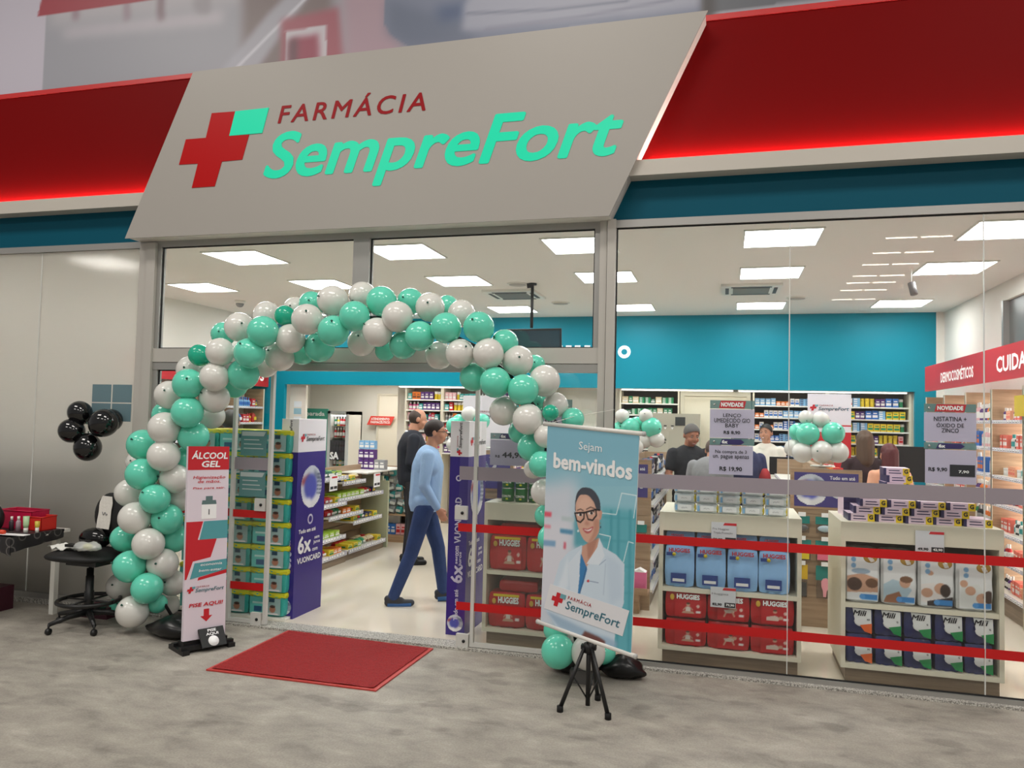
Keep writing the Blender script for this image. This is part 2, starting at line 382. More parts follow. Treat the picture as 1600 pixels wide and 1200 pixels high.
trim(10, MB().box((-9, -.03, .04), (-4.27, .03, .085)), FRAMEM)
trim(11, MB().box((-4.10, -.03, .05), (-4.055, .03, 2.055)).box((-4.10, -.03, 2.235), (-4.06, .03, 3.105)).box((-.325, -.03, 2.235), (-.285, .03, 3.105)), FRAMEM)
# screw caps on posts
# ---- panes
GASK = mat('black_gasket', (22, 22, 24), .6)
def gasket(n, x0, x1, z0, z1, y=-.012):
    t = .009; trim(n, MB().box((x0, y, z0), (x1, y + .012, z0 + t)).box((x0, y, z1 - t), (x1, y + .012, z1)).box((x0, y, z0), (x0 + t, y + .012, z1)).box((x1 - t, y, z0), (x1, y + .012, z1)), GASK)
gasket(17, -4.06, -2.25, 2.235, 3.105); gasket(18, -2.11, -.325, 2.235, 3.105); gasket(19, -.17, 3.9, .044, 3.105); gasket(20, -4.055, -3.29, .05, 2.055)
def pane(name, x0, x1, z0, z1, y=0, m=GLASS, t=.008): return struct(name, bx((x0, y - t / 2, z0), (x1, y + t / 2, z1)), m)
pane('window_1', -4.06, -2.255, 2.235, 3.105); pane('window_2', -2.105, -.33, 2.235, 3.105)
PN = {}
for n, (a, b) in {4: (-.165, 1.012), 5: (1.018, 2.186), 6: (2.192, 3.9)}.items(): PN[n] = pane('window_%d' % n, a, b, .044, 3.105)
PN[7] = pane('window_7', -4.055, -3.30, .05, 2.055)
PN[8] = pane('window_8', -1.16, -.285, .05, 2.055)
# glass joints: silicone beads
for x in (1.015, 2.189): part('silicone_joint', bx((x - .003, -.006, .05), (x + .003, .006, 3.1)), mat('silicone', (215, 215, 210), .3), PN[4 if x < 1.1 else 5])
# frosted panes on the left
for i, (a, b) in enumerate([(-4.275, -5.352), (-5.358, -6.6), (-6.606, -9)]): struct('window_%d' % (9 + i), bx((b, -.006, .085), (a, .006, 3.105)), FROST)
for x in (-5.355, -6.603): struct('trim_%d' % (12 if x > -6 else 13), bx((x - .006, -.009, .085), (x + .006, .009, 3.105)), mat('silicone', (215, 215, 210), .3))
# sliding leaves: left (open, parked) and right
def leaf(n, x0, x1, sides, y):
    o = D.objects.new('door_%d' % n, None); COL.objects.link(o); o['kind'] = 'structure'
    part('pane', bx((x0, y - .005, .05), (x1, y + .005, 2.05)), GLASS, o)
    for x in sides: part('stile', bx((x - .013, y - .018, .02), (x + .013, y + .018, 2.05)), mat('white_stile', (205, 203, 198), .35), o)
    part('bottom_rail', bx((x0, y - .015, .02), (x1, y + .015, .05)), mat('white_stile'), o)
    return o
dl = leaf(1, -3.28, -2.93, (-3.275, -2.935), -.02)
dr = leaf(2, -1.19, -.285, (-1.19,), -.02)
part('side_pane', bx((-1.318, -.024, .05), (-1.205, -.016, 2.05)), GLASS, dr)
def lock(parent, x, z, y=-.05):
    part('door_lock', MB().box((x - .05, y, z - .05), (x + .045, y + .03, z + .05), 0).lathe([(.012, 0), (.012, .006)], 12, 1, Matrix.Translation((x + .01, y, z)) @ Matrix.Rotation(PI / 2, 4, 'X')), [mat('white_stile'), BLACK], parent)
lock(dr, -1.29, 1.0); lock(dr, -1.255, .06); lock(dl, -3.0, .97); lock(dl, -3.0, .06)
# vinyl bands on the glass (grey privacy band, two red safety bands)
GREYB = mat('grey_vinyl_band', (152, 142, 150), .4)
def band(parent, x0, x1, y=-.0075):
    part('privacy_band', bx((x0, y - .001, 1.245), (x1, y, 1.345)), GREYB, parent)
    for z in (.89, .31): part('safety_band', bx((x0, y - .001, z - .03), (x1, y, z + .03)), REDSTR, parent)
band(PN[4], -.165, 1.012); band(PN[5], 1.018, 2.186); band(PN[6], 2.192, 3.9)
band(PN[7], -4.05, -3.3); band(dl, -3.26, -2.95, -.027); band(dr, -1.318, -.29, -.027)
# red strip lines visible on the leaf only

# ---- fascia
tl = struct('wall_fascia', MB().box((-9, -.02, 3.16), (5, .06, 3.5)), TEALD)
struct('wall_fascia_red', bx((-9, -.02, 3.5), (5, .06, 4.60)), RED)
struct('trim_14', MB().box((-9, -.15, 3.44), (5, -.02, 3.55)), mat('ledge_white', (190, 184, 174), .4))
struct('trim_15', bx((-9, -.03, 4.56), (5, .0, 4.60)), mat('red_edge', (190, 40, 40), .4))
for a, b, t in ((-9, -3.95, 'left'), (.06, 5, 'right')):
    o = thing('led_strip', 'hidden LED strip washing the red fascia %s of the sign' % t, 'light', (0, 0, 0))
    part('diffuser', bx((a, -.055, 3.551), (b, -.035, 3.556)), STRIPM, o)
struct('wall_mural_backing', bx((-9, .0, 4.60), (5, .06, 6.8)), mat('mural_backing', (150, 145, 150), .6))
# printed mural over the fascia
MX0, MX1, MZ0, MZ1 = -6.9, 3.9, 4.6, 6.6
def mur(px, py):
    p = aty(px, py, -.01); return ((p.x - MX0) / (MX1 - MX0), (MZ1 - p.z) / (MZ1 - MZ0))
cv = Canvas(540, 110, (184, 178, 190), mur)
cv.poly([(73, -260), (73, 25), (66, 170), (1700, 60), (1700, -500)], (150, 150, 158))
cv.poly([(80, 40), (350, 5), (400, 0), (400, -60), (80, -60)], (172, 168, 174), blur=3)
cv.poly([(100, 45), (350, 15), (350, 35), (100, 58)], (178, 172, 180), blur=2)
for x, c in ((115, (135, 110, 120)), (195, (140, 118, 128)), (248, (110, 85, 92))): cv.poly([(x, -20), (x + 9, -20), (x + 9, 30), (x, 32)], c, .8, 1)
cv.poly([(300, 0), (330, -10), (330, 20), (310, 22)], (140, 135, 140), .7, 1)
cv.poly([(60, 26), (222, 2), (400, -25), (400, -200), (95, -200), (66, 0)], (150, 60, 70))
cv.poly([(380, -20), (520, -30), (520, 110), (380, 110)], (120, 108, 108), blur=2)
cv.poly([(345, 110), (420, 20), (470, -30), (500, -30), (400, 110)], (162, 162, 172), .9, 1)
cv.line([(370, 105), (490, -15)], (190, 190, 198), 1.5)
cv.poly([(440, 30), (530, 10), (540, 100), (440, 100)], (150, 90, 100), blur=1)
cv.poly([(447, 48), (510, 38), (512, 100), (447, 100)], (185, 180, 186))
cv.poly([(452, 60), (498, 52), (500, 100), (452, 100)], (140, 70, 86), blur=1)
cv.poly([(452, 60), (465, 58), (465, 100), (452, 100)], (100, 72, 80), blur=1)
cv.poly([(535, -30), (620, -40), (630, 90), (540, 100)], (160, 138, 148), blur=2)
cv.poly([(603, -30), (600, 35), (612, 55), (640, 72), (760, 60), (900, 40), (1095, 20), (1095, -120), (620, -120)], (116, 122, 140), smooth=False)
cv.poly([(605, 0), (680, 20), (740, 35), (740, 66), (640, 72), (606, 50)], (96, 104, 122), .8, 2)
cv.poly([(680, 10), (730, 2), (730, 25), (690, 34)], (72, 86, 116), .9, 2)
cv.poly([(725, 5), (760, -30), (1095, -60), (1095, 10), (900, 30), (722, 48)], (150, 152, 166), 1, 1)
cv.line([(730, 20), (860, 14), (980, 0)], (118, 122, 138), 1.2)
cv.line([(760, 44), (900, 26), (1050, -2)], (128, 130, 146), 1.2)
cv.poly([(1097, -100), (1097, 20), (1700, -60), (1700, -200)], (96, 98, 104))
cv.poly([(1097, -100), (1097, 30), (1115, 25), (1112, -100)], (70, 66, 66), blur=1)
mo = ob('printed_mural', cv.mesh('printed_mural', MX1 - MX0, MZ1 - MZ0), None, ((MX0 + MX1) / 2, -.012, (MZ0 + MZ1) / 2)); tag(mo, 'huge blurred photo mural on the wall above the red fascia', 'mural')

# ================================================================== MAIN SIGN
SX0, SZ0, SW = -3.775, 3.54, 3.667
sg = thing('shop_sign', 'large pale parallelogram shop sign with lit green lettering above the entrance', 'sign')
YS = -.20
P4 = [(-3.682, 4.522), (.455, 4.544), (-.20, 3.148), (-4.291, 3.150)]
part('sign_panel', MB().prism(P4, YS, YS + .012).prism([(-3.68, 4.515), (.44, 4.535), (-.205, 3.155), (-4.28, 3.157)], YS + .012, -.021, 1), [SIGNW, mat('sign_return', (222, 214, 208), .3)], sg)
def wp(X, Y, dx=0):
    p = aty(dx + X / 4, 130 + Y / 4, YS); return (p.x, p.z)
cross = [wp(X, Y, 240) for X, Y in [(365, 188), (513, 177), (475, 330), (598, 322), (555, 478), (428, 490), (383, 645), (240, 655), (278, 503), (160, 510), (203, 352), (328, 342)]]
square = [wp(X, Y, 240) for X, Y in [(513, 177), (722, 154), (680, 312), (475, 330)]]
def outline(pts, k, y0, y1, m):
    c = Vector((sum(p[0] for p in pts) / len(pts), sum(p[1] for p in pts) / len(pts)))
    return part('outline', MB().prism([tuple(c + (Vector(p) - c) * k) for p in pts], y0, y1), m, sg)
part('cross', MB().prism(cross, YS - .004, YS), CRED, sg); part('corner_square', MB().prism(square, YS - .006, YS), MINT, sg)
def chars(word, m, bounds, bold, shear, zlo, zhi):
    pass
txt('FARMÁCIA', DKRED, sg, ((-2.868 - 1.604) / 2, YS - .003, 4.107), w=1.264, h=.18, bold=.014, shear=.22, space=1.25, res=4)
txt('SempreFort', MINT, sg, ((-2.982 - .108) / 2, YS - .003, 3.706), w=2.874, h=.486, bold=.021, shear=.30, res=5)

# small logo mesh (unit width), reused on print
LG = {}
def logo_mesh(gt, gl):
    key = (gt.name, gl.name)
    if key in LG: return LG[key]
    mb = MB(); n = lambda p: ((p[0] - SX0) / SW - .5, (p[1] - SZ0) / SW - .083)
    mb.add([(x, 0, z) for x, z in [n(p) for p in cross]], [tuple(range(12))[::-1]], 0)
    mb.add([(x, -.0008, z) for x, z in [n(p) for p in square]], [(3, 2, 1, 0)], 1)
    for s, mi, w, h, c, sh, sp, b in (('FARMÁCIA', 2, 1.264, .19, (-2.236, 4.105), .2, 1.25, .012), ('SempreFort', 3, 2.874, .486, (-1.545, 3.706), .26, 1, .015)):
        me, _ = text_mesh(s, [0, 0, gl, gt][mi], b, sh, sp)
        cc = n(c); mb.add([(v.co.x * w / SW + cc[0], 0, v.co.z * h / SW + cc[1]) for v in me.vertices], [tuple(p.vertices) for p in me.polygons], mi)
    LG[key] = mb.mesh('logo', [INKR, INKT, gl, gt]); return LG[key]
def logo(parent, c, w, rot=(0, 0, 0), gt=INKT, gl=INKR): return ob('logo', logo_mesh(gt, gl), parent, c, rot, (w, 1, w))

# ================================================================== CEILING LIGHTS AND FITTINGS
cols = [(-6.1, 'sixth'), (-4.4, 'fifth'), (-2.66, 'fourth'), (-.96, 'third'), (.74, 'second'), (2.43, 'first')]
rows = [(.93, 'front'), (2.5, 'middle'), (4.82, 'back')]
for x, cn in cols:
    for y, rn in rows:
        w_, d_ = .60, (.58 if y < 2 else .62)
        o = thing('ceiling_light', 'square white LED ceiling panel, %s row, %s column from the right' % (rn, cn), 'ceiling light', (x + .3, y + .3, HC), group='LED ceiling panels')
        part('frame', MB().box((-.31, -.32, -.012), (.31, -.3, 0)).box((-.31, .3, -.012), (.31, .32, 0)).box((-.31, -.3, -.012), (-.295, .3, 0)).box((.295, -.3, -.012), (.31, .3, 0)), WHITE, o)
        part('diffuser', bx((-.295, -.3, -.006), (.295, .3, -.001)), LIGHTM, o)
for x, y, t in ((.875, 3.76, 'right of the centre post'), (-1.97, 3.78, 'above the doorway arch')):
    o = thing('air_conditioner', 'white ceiling cassette air conditioner %s' % t, 'air conditioner', (x, y, HC))
    part('panel', MB().box((-.33, -.33, -.03), (.33, .33, 0)), WHITE, o)
    part('grille', MB().box((-.2, -.2, -.036), (.2, .2, -.03)), mat('grille_grey', (120, 118, 112), .5), o)
    for s in (-1, 1):
        part('louvre', bx((-.22, s * .25 - .025, -.034), (.22, s * .25 + .025, -.03)), mat('louvre_dark', (70, 70, 70), .5), o)
        part('louvre', bx((s * .265 - .02, -.2, -.034), (s * .265 + .02, .2, -.03)), mat('louvre_dark'), o)
for x, y, t in ((1.44, 4.52, 'right of the air conditioner'), (-1.55, 4.6, 'behind the television pole'), (-1.75, 3.1, 'in front of the television pole')):
    o = thing('ceiling_speaker', 'round white ceiling speaker %s' % t, 'speaker', (x, y, HC))
    part('ring', MB().lathe([(.12, -.012), (.125, 0)], 24), WHITE, o); part('grille', MB().lathe([(.1, -.016), (.1, -.012)], 24), mat('grille_light', (190, 186, 178), .6), o)
o = thing('dome_camera', 'small white dome security camera on the ceiling at left', 'camera', (-6.03, 3.9, HC))
part('base', MB().lathe([(.07, -.04), (.075, 0)], 20), WHITE, o); part('dome', MB().ell((0, 0, -.045), (.055, .055, .05)), mat('smoked_dome', (150, 150, 150), .1), o)
o = thing('security_camera', 'grey bullet camera high up near the right wall', 'camera', (2.35, 2.75, HC))
part('stem', MB().tube([(0, 0, 0), (0, 0, -.16)], .006), WHITE, o); part('body', MB().tube([(0, 0, -.15), (.02, -.03, -.27)], .035), mat('cam_grey', (120, 116, 116), .4), o)
# hanging television
tv = thing('television', 'black television hanging from a ceiling pole behind the transom', 'television', (-1.57, 3.1, HC))
part('pole', MB().tube([(0, 0, 0), (0, 0, -.52)], .018, 12).lathe([(.05, -.02), (.05, 0)], 16), BLACK, tv)
part('pole_bracket', MB().tube([(0, 0, -.02), (-.06, -.02, -.03)], .03, 12), BLACK, tv)
Ms = Matrix.Translation((.03, 0, -.56)) @ Matrix.Rotation(R_(10), 4, 'X') @ Matrix.Rotation(R_(8), 4, 'Z')
part('casing', MB().box((-.32, -.03, -.34), (.32, .03, .03), 0, Ms), BLACK, tv)
part('screen', MB().box((-.3, -.034, -.33), (.3, -.031, .01), 0, Ms), mat('screen_off', (40, 62, 72), .08), tv)

for x, y, nm in ((-5.6, 7.2, 'left one'), (-3.6, 7.2, 'right one')):  # fill panels added to brighten the otherwise dark back room
    o = thing('ceiling_light', 'added LED panel brightening the back room from its low ceiling, %s' % nm, 'ceiling light', (x, y, 2.3)); part('diffuser', bx((-.3, -.3, -.008), (.3, .3, 0)), mat('back_fill_led', (255, 252, 245), emit=9), o)
# hall battens whose reflections streak the shop glass (they hang over the forecourt, behind the viewer)
k = 0
for y in (-6.6, -8.0, -9.4, -11.3, -12.75, -14.05, -15.5, -16.5, -17.7, -19.4):
    for x in (3.98, 4.62):
        k += 1
        o = thing('batten_light', 'slim white tube batten hanging over the forecourt', 'light', (x, y, 5.5), group='hall tube battens behind the viewer')
        part('body', bx((-.29, -.03, .012), (.29, .03, .05)), WHITE, o)
        part('tube', MB().tube([(-.28, 0, 0), (.28, 0, 0)], .013, 8), TUBEM, o)
for x in (-6, -1, 4):
    for y in (-3.2, -8): area('hall_light', (x, y, 6.8), 2.4, 1.0, 82)
struct('trim_16', bx((-9, -.03, 6.8), (5, .06, 6.9)), FRAMEM)

# ================================================================== FORECOURT THINGS
# ---- balloons of the arch
MINTB = mat('mint_latex', (104, 216, 188), .16, spec=.6, sss=0); MINTK = mat('deep_mint_latex', (30, 172, 140), .16, spec=.6)
WHITEB = mat('white_latex', (222, 220, 214), .18, spec=.6); BLKB = mat('black_latex', (10, 10, 11), .08, spec=.7)
KNOT = mat('balloon_knot', (40, 90, 78), .6)
def balloon_mesh(m, n1=24):
    pr = []
    for i in range(1, 15):
        t = PI * i / 15; r = math.sin(t); z = math.cos(t)
        if z < 0: r *= 1 - .13 * z * z; z *= 1.06
        pr.append((r, z))
    return MB().lathe(pr, n1).lathe([(.015, -1.03), (.05, -1.07), (.03, -1.10), (.075, -1.16)], 8, 1).mesh('balloon', [m, KNOT])
BM = {k: balloon_mesh(m) for k, m in dict(M=MINTB, K=MINTK, W=WHITEB, B=BLKB).items()}
BCOL = dict(M='mint green', K='small deep mint', W='white', B='glossy black')
YD = dict(f=-.52, m=-.40, b=-.27, c=-.15)
AR = '''520 470 24 W m;487 475 20 M b;417 492 21 W b;445 493 16 K m;462 484 20 W c;480 499 24.5 W f;374 511 23 W m;411 518 24.5 M f;349 522 19 M b;454 529 23 W m
521 517 24.5 M f;499 542 24 M b;472 550 20 M c;554 494 24 M f;344 550 22 W f;390 552 24 M f;437 557 23 W b;312 555 17 K m;415 570 20 W c;298 578 22 W b;335 589 22.5 W f
380 585 24.5 M m;294 600 24 M f;367 602 20 M c;264 617 22 W m;335 622 23.5 W m;293 644 24.5 M f;258 648 20 M b;331 650 20 W c;257.5 669 25 W f;302 682 24 M m;223 695 24 M m
256 712 24.5 W f;295 718 23 M b;214 722 17 W c;222 741 24.5 M f;274 748 23 W m;203 770 22 W m;242 779.5 23 M f;281 779 20 W b;196 790 16 M c;211 809.5 25 W f;261 811 24 M m
195 841 21 M m;232 849.5 24.5 W f;272 841 22 M b;188 866 16 W c;203 885 25 M f;254 881 24 W m;188 916 21 W b;230 919 24 M f;270 911 20 W b;188 945 16 M c;246 943 15 M m;262 945 18 W c;207 955.5 25 W f
566 461 21 W b;596 471 24 M m;641 471 21 M b;621 495 24.5 W f;672 480 23 W m;590 519 23 W f;565 535 22 W b;630 539 22 M m;656 525 23.5 M f;602 548 16 M c;697 512.5 24.5 M f;721 490 21.5 W b;699 478 17 M c
748 511 24.5 M f;686 555 22 W b;719 552.5 23 W f;789 535 20.5 M m;763 552.5 24.5 W f;809 564 24.5 W m;740 589 22 M m;774 597.5 24.5 M f;817.5 609 24.5 M f;851 595 24.5 W m;836 570 16 M c;787 642 22.5 W m;825 655 24.5 W f
868 633 20 W b;860 645 13 K f;842 626 16 M c;812 675 18 M b;830 699 22 M m;853 681 19 W f;847 725 21 M f;833 733 15 W b;850 769 21 W m;853 806 18 M b;862 841 22 M m;869 984 20 M b;872 1018 26.5 M f;919 1020 27 W f;944 1020 18 M b;893 990 18 W c;895 655 18 M b;905 800 22 W m;900 870 22 W m;905 930 24 M m'''
bl = []
for row in AR.replace('\n', ';').split(';'):
    a = row.split(); px, py, r = map(float, a[:3]); p = aty(px, py, YD[a[4]]); bl.append((p, r * depth(p) / FPX, a[3], a[4], px, py))
# walk order along the arch, counted from its left foot
AC = Vector((-1.86, 0, 1.0))
def arcpos(p):
    if p.x < AC.x and p.z < 1.3: return p.z
    if p.x > AC.x and p.z < 1.3: return 6.0 - p.z
    a = math.atan2(p.z - 1.3, p.x - AC.x); return 1.3 + (PI - a) / PI * 3.4
bl.sort(key=lambda b: arcpos(b[0])); cnt = {}
nb_ = [b for b in bl if b[3] != 'c']
axis = [Vector((-3.42, -.40, .02))]
for k in range(0, len(nb_) - 9, 5):
    w_ = nb_[k:k + 9]; a_ = sum((b[0] for b in w_), Vector()) / 9; axis.append(Vector((a_.x, -.39, a_.z)))
axis.append(Vector((-.30, -.38, .02)))
for p, r, c, lay, px, py in bl:
    key = (c, 'left leg' if (p.x < -3.1) else 'right leg' if p.x > -.95 else 'crown'); cnt[key] = cnt.get(key, 0) + 1
    near = min(axis, key=lambda q: (q - p).length)
    d = Vector((p.x - near.x, -.55 if lay in 'f' else (-.2 if lay == 'm' else .4), p.z - near.z + .05)).normalized()
    if rnd.random() < .4: d = (d * .3 + Vector((rnd.uniform(-.5, .5), .9, -.3))).normalized()
    o = ob('balloon', BM[c], None, p, (0, 0, 0), (r, r, r)); o.rotation_mode = 'QUATERNION'; o.rotation_quaternion = d.to_track_quat('Z', 'Y')
    o.scale = (r, r, r * rnd.uniform(.98, 1.05))
    where = {'left leg': 'on the left leg of the arch, counting up', 'right leg': 'on the right leg of the arch, counting down', 'crown': 'on the crown of the arch, counting from left'}[key[1]]
    tag(o, '%s balloon, %s %s' % (BCOL[c], ordn(cnt[key] - 1), where), 'balloon', 'balloons of the arch')
tag(part('arch_frame', MB().tube(axis, .012, 8), BLACK), 'thin dark frame tube running inside the balloon arch', 'arch frame')
# weights at the feet
def sack(name, label, c, sx, sy, sz, seed):
    r = random.Random(seed); mb = MB().ell((0, 0, sz * .5), (sx, sy, sz * .55), 20, 12)
    mb.v = [(x * (1 + .12 * math.sin(7 * z / sz + 5 * math.atan2(y, x)) + r.uniform(-.04, .04)), y * (1 + .1 * math.sin(9 * x + seed)), max(0.004, z * (1 - .35 * abs(x) / sx) + r.uniform(-.008, .008))) for x, y, z in mb.v]
    o = part(name, mb, mat('black_bin_bag', (16, 16, 17), .28)); o.location = c; tag(o, label, 'bag'); return o
sack('weight_bag', 'black plastic bag weighing down the left foot of the balloon arch', (-3.38, -.46, 0), .26, .17, .17, 1)
b1 = sack('weight_bag', 'black plastic bag under the right foot of the arch, behind the tripod', (-.36, -.27, 0), .17, .13, .17, 4)
sack('weight_bag', 'black bag lobe sticking out right of the tripod beside the window', (-.04, -.27, 0), .15, .09, .15, 8)
o = part('weight_block', MB().box((-.09, -.03, 0), (.09, .03, .085)), mat('grey_block', (90, 88, 86), .6)); o.location = (-.27, -.47, 0); tag(o, 'small grey weight block at the right foot of the balloon arch', 'weight')
# black balloon cluster on the frosted pane
for i, (px, py, r, y, t) in enumerate([(125, 645, 19, -.14, 'upper left'), (162, 661, 23, -.17, 'large upper right'), (112, 673, 20, -.2, 'lower left'), (137, 699, 21.5, -.17, 'bottom'), (172, 657, 19, -.1, 'half hidden right')]):
    p = aty(px, py, y); s = r * depth(p) / FPX
    o = ob('balloon', BM['B'], None, p, (0, R_([-40, 50, -80, 180, 70][i]), 0), (s * .95, s * .95, s * 1.0))
    tag(o, 'glossy black balloon, %s one of the cluster on the frosted glass' % t, 'balloon', 'black balloon cluster')
p = aty(143, 600, -.0075); q = aty(206, 660, -.0075)
o = thing('window_decal', 'square blue four-panel decal on the frosted glass above the black balloons', 'decal', ((p.x + q.x) / 2, -.0075, 1.765))
for sx in (-1, 1):
    for sz in (-1, 1): part('square_film', bx((sx * .107 - .1, -.001, sz * .082 - .077), (sx * .107 + .1, 0, sz * .082 + .077)), BLUEFILM, o)

# ---- red doormat
A_, B_, C_, D_ = Vector((-2.69, -.075)), Vector((-1.45, -.13)), Vector((-1.47, -1.06)), Vector((-2.69, -1.07))
mt = thing('doormat', 'red coil doormat with lighter red edging in front of the doorway', 'doormat', (-2.07, -.6, 0))
def quadprism(pts, z0, z1): 
    n = len(pts); v = [(p.x + 2.07, p.y + .6, z0) for p in pts] + [(p.x + 2.07, p.y + .6, z1) for p in pts]
    return MB().add(v, [tuple(range(n)), tuple(range(2 * n - 1, n - 1, -1))] + [(i, i + n, (i + 1) % n + n, (i + 1) % n) for i in range(n)])
cen = (A_ + B_ + C_ + D_) / 4
COIL = mat('red_coil', (152, 16, 18), .8, bump=1.0, bscale=140, var=.35, vscale=150)
inn = [cen + (p - cen) * .955 for p in (A_, B_, C_, D_)]
m_ = quadprism([A_, B_, C_, D_], .001, .010); part('edging', m_, mat('red_edging', (186, 60, 54), .5), mt)
nb = 60; v = []; f = []
for j in range(nb + 1):
    for i in range(nb + 1):
        a = inn[0].lerp(inn[1], i / nb).lerp(inn[3].lerp(inn[2], i / nb), j / nb); v.append((a.x + 2.07, a.y + .6, .0135 + rnd.uniform(0, .0045)))
for j in range(nb):
    for i in range(nb): k = j * (nb + 1) + i; f.append((k, k + nb + 1, k + nb + 2, k + 1))
part('coil_pile', MB().add(v, f, 0, True), COIL, mt)

# ---- hand-gel totem (turned towards the doorway)
tt = thing('gel_totem', 'red and white hand gel dispenser totem with black foot pedal, left of the doorway', 'dispenser stand', (-3.0353, -.65, .0), rot=(0, 0, 1.0436))
H0 = .7665; TW, TH = .306, 1.378
pan = ob('panel', None, tt, (0, 0, H0), (-.0718, .0168, 0)); D.objects.remove(pan)
MT = Matrix.Translation((0, 0, H0)) @ Euler((-.0718, .0168, 0)).to_matrix().to_4x4()
part('board', MB().box((-TW / 2, 0, -TH / 2), (TW / 2, .03, TH / 2), 0, MT), mat('board_lilac_white', (226, 214, 224), .35), tt)
def tp(u, v): return ((u - .5) * TW, (.5 - v) * TH)
def tpoly(name, uv, m, dy=.001):
    pts = [tp(*p) for p in uv]; mb = MB().prism(pts, -dy, -dy + .0008, 0, MT); return part(name, mb, m, tt)
TEALP = mat('teal_print', (84, 158, 165), .4)
tpoly('red_header_print', [(0, 0), (1, 0), (1, .125), (0, .125)], INKR)
tpoly('red_print', [(.0, .395), (.40, .395), (.28, .49), (.74, .49), (.60, .585), (.18, .60), (.04, .69), (0, .69)], INKR)
tpoly('teal_print', [(.42, .395), (1, .395), (1, .49), (.32, .49)], TEALP)
tpoly('red_shadow_print', [(.32, .685), (1, .655), (1, .675), (.3, .7)], INKR)
tpoly('teal_label_print', [(.22, .61), (1, .60), (1, .655), (.12, .69)], TEALP, .002)
def ttx(s, m, u, v, w, h, bold=.02, shear=.15, **k):
    x, z = tp(u, v); q = MT @ Vector((x, -.004, z)); return txt(s, m, tt, q, w=w, h=h, rot=(-.0718, .0168, 0), bold=bold, shear=shear, **k)
ttx('ÁLCOOL', INKW, .52, .045, .27, .062, .03); ttx('GEL', INKW, .55, .094, .14, .048, .03)
ttx('Higienização\nde mãos.', INKR, .52, .175, .24, .052, .012); ttx('Pise para sair.', INKR, .52, .222, .24, .02, .012)
ttx('economia', INKW, .62, .62, .16, .018, .01); ttx('bem-estar', INKW, .60, .65, .17, .018, .01)
x, z = tp(.5, .745); q = MT @ Vector((x, -.004, z)); logo(tt, q, .27, (-.0718, .0168, 0))
ttx('PISE AQUI!', INKR, .52, .826, .25, .032, .03)
tpoly('arrow_print', [(.47, .85), (.60, .85), (.60, .885), (.68, .885), (.535, .915), (.39, .885), (.47, .885)], INKR)
# dispenser picture
gx, gz = tp(.53, .34)
part('dispenser_print', MB().box((gx - .055, -.003, gz - .06), (gx + .055, -.0005, gz + .045), 0, MT).prism([(gx - .055, gz + .045), (gx + .055, gz + .045), (gx + .05, gz + .075), (gx - .05, gz + .075)], -.003, -.0005, 1, MT).box((gx - .025, -.003, gz + .075), (gx + .025, -.0005, gz + .105), 1, MT).box((gx - .003, -.004, gz - .03), (gx + .003, -.003, gz + .01), 2, MT), [INKW, mat('dispenser_grey', (95, 118, 118), .4), INKK], tt)
part('base_frame', MB().box((-.19, -.12, .0), (-.14, .14, .03)).box((.14, -.12, .0), (.19, .14, .03)).box((-.19, -.09, .02), (.19, -.05, .05)).box((-.19, .05, .02), (.19, .09, .05)).box((-.16, -.05, .02), (.16, .05, .07)), BLACK, tt)
Mp = Matrix.Translation((.03, -.09, .09)) @ Matrix.Rotation(R_(-35), 4, 'X')
part('pedal', MB().box((-.09, -.008, -.07), (.09, .008, .07), 0, Mp), BLACK, tt)
txt('PISE\nAQUI', INKW, tt, Mp @ Vector((0, -.010, .035)), w=.09, h=.05, rot=(R_(-35), 0, 0), bold=.03, name='pedal_lettering')
part('pedal_mark', MB().lathe([(.038, 0), (.038, .001)], 20, 0, Mp @ Matrix.Translation((0, -.009, -.03)) @ Matrix.Rotation(PI / 2, 4, 'X')), INKW, tt)

# ---- welcome banner on tripod
BW, BH = .6977, 1.2389
BM4 = Matrix.Translation((-.1792, -.97, 1.0432)) @ Matrix.Rotation(-.5256, 4, 'Z') @ Matrix.Rotation(.0364, 4, 'X') @ Matrix.Rotation(.0531, 4, 'Y')
# homography photo px -> banner uv
src = np.array([(858, 663), (998, 679), (988, 1022), (844, 972)], float); dst = np.array([(0, 0), (1, 0), (1, 1), (0, 1)], float)
Am = []
for (x, y), (u, v) in zip(src, dst): Am += [[x, y, 1, 0, 0, 0, -u * x, -u * y], [0, 0, 0, x, y, 1, -v * x, -v * y]]
hh = np.append(np.linalg.solve(np.array(Am), dst.ravel()), 1).reshape(3, 3)
def buv(px, py): q = hh @ (px, py, 1); return (q[0] / q[2], q[1] / q[2])
def I(X, Y): return (840 + X / 3.077, 650 + Y / 3.077)
def F(X, Y): return (885 + X / 10, 740 + Y / 10)
cv = Canvas(170, 300, (146, 196, 212), buv)
P = lambda pts, col, **k: cv.poly([I(*p) for p in pts], col, **k)
PF = lambda pts, col, **k: cv.poly([F(*p) for p in pts], col, **k)
P([(0, 0), (520, 0), (520, 330), (0, 330)], (140, 192, 210)); P([(0, 30), (520, 60), (520, 220), (0, 200)], (132, 186, 206), blur=8)
P([(-10, 330), (200, 290), (190, 700), (80, 1030), (-20, 1010)], (206, 214, 226), blur=12)
P([(20, 500), (170, 480), (150, 900), (0, 900)], (222, 222, 232), alpha=.8, blur=8)
P([(310, 430), (520, 450), (520, 1200), (330, 1200)], (98, 176, 190), blur=4)
for x in (350, 385, 440, 470): P([(x, 440), (x + 12, 442), (x + 8, 1150), (x - 4, 1150)], (70, 152, 168), alpha=.7, blur=1)
for y in (470, 580, 700, 830): P([(310, y), (480, y + 10), (480, y + 20), (310, y + 10)], (76, 158, 172), alpha=.6, blur=1)
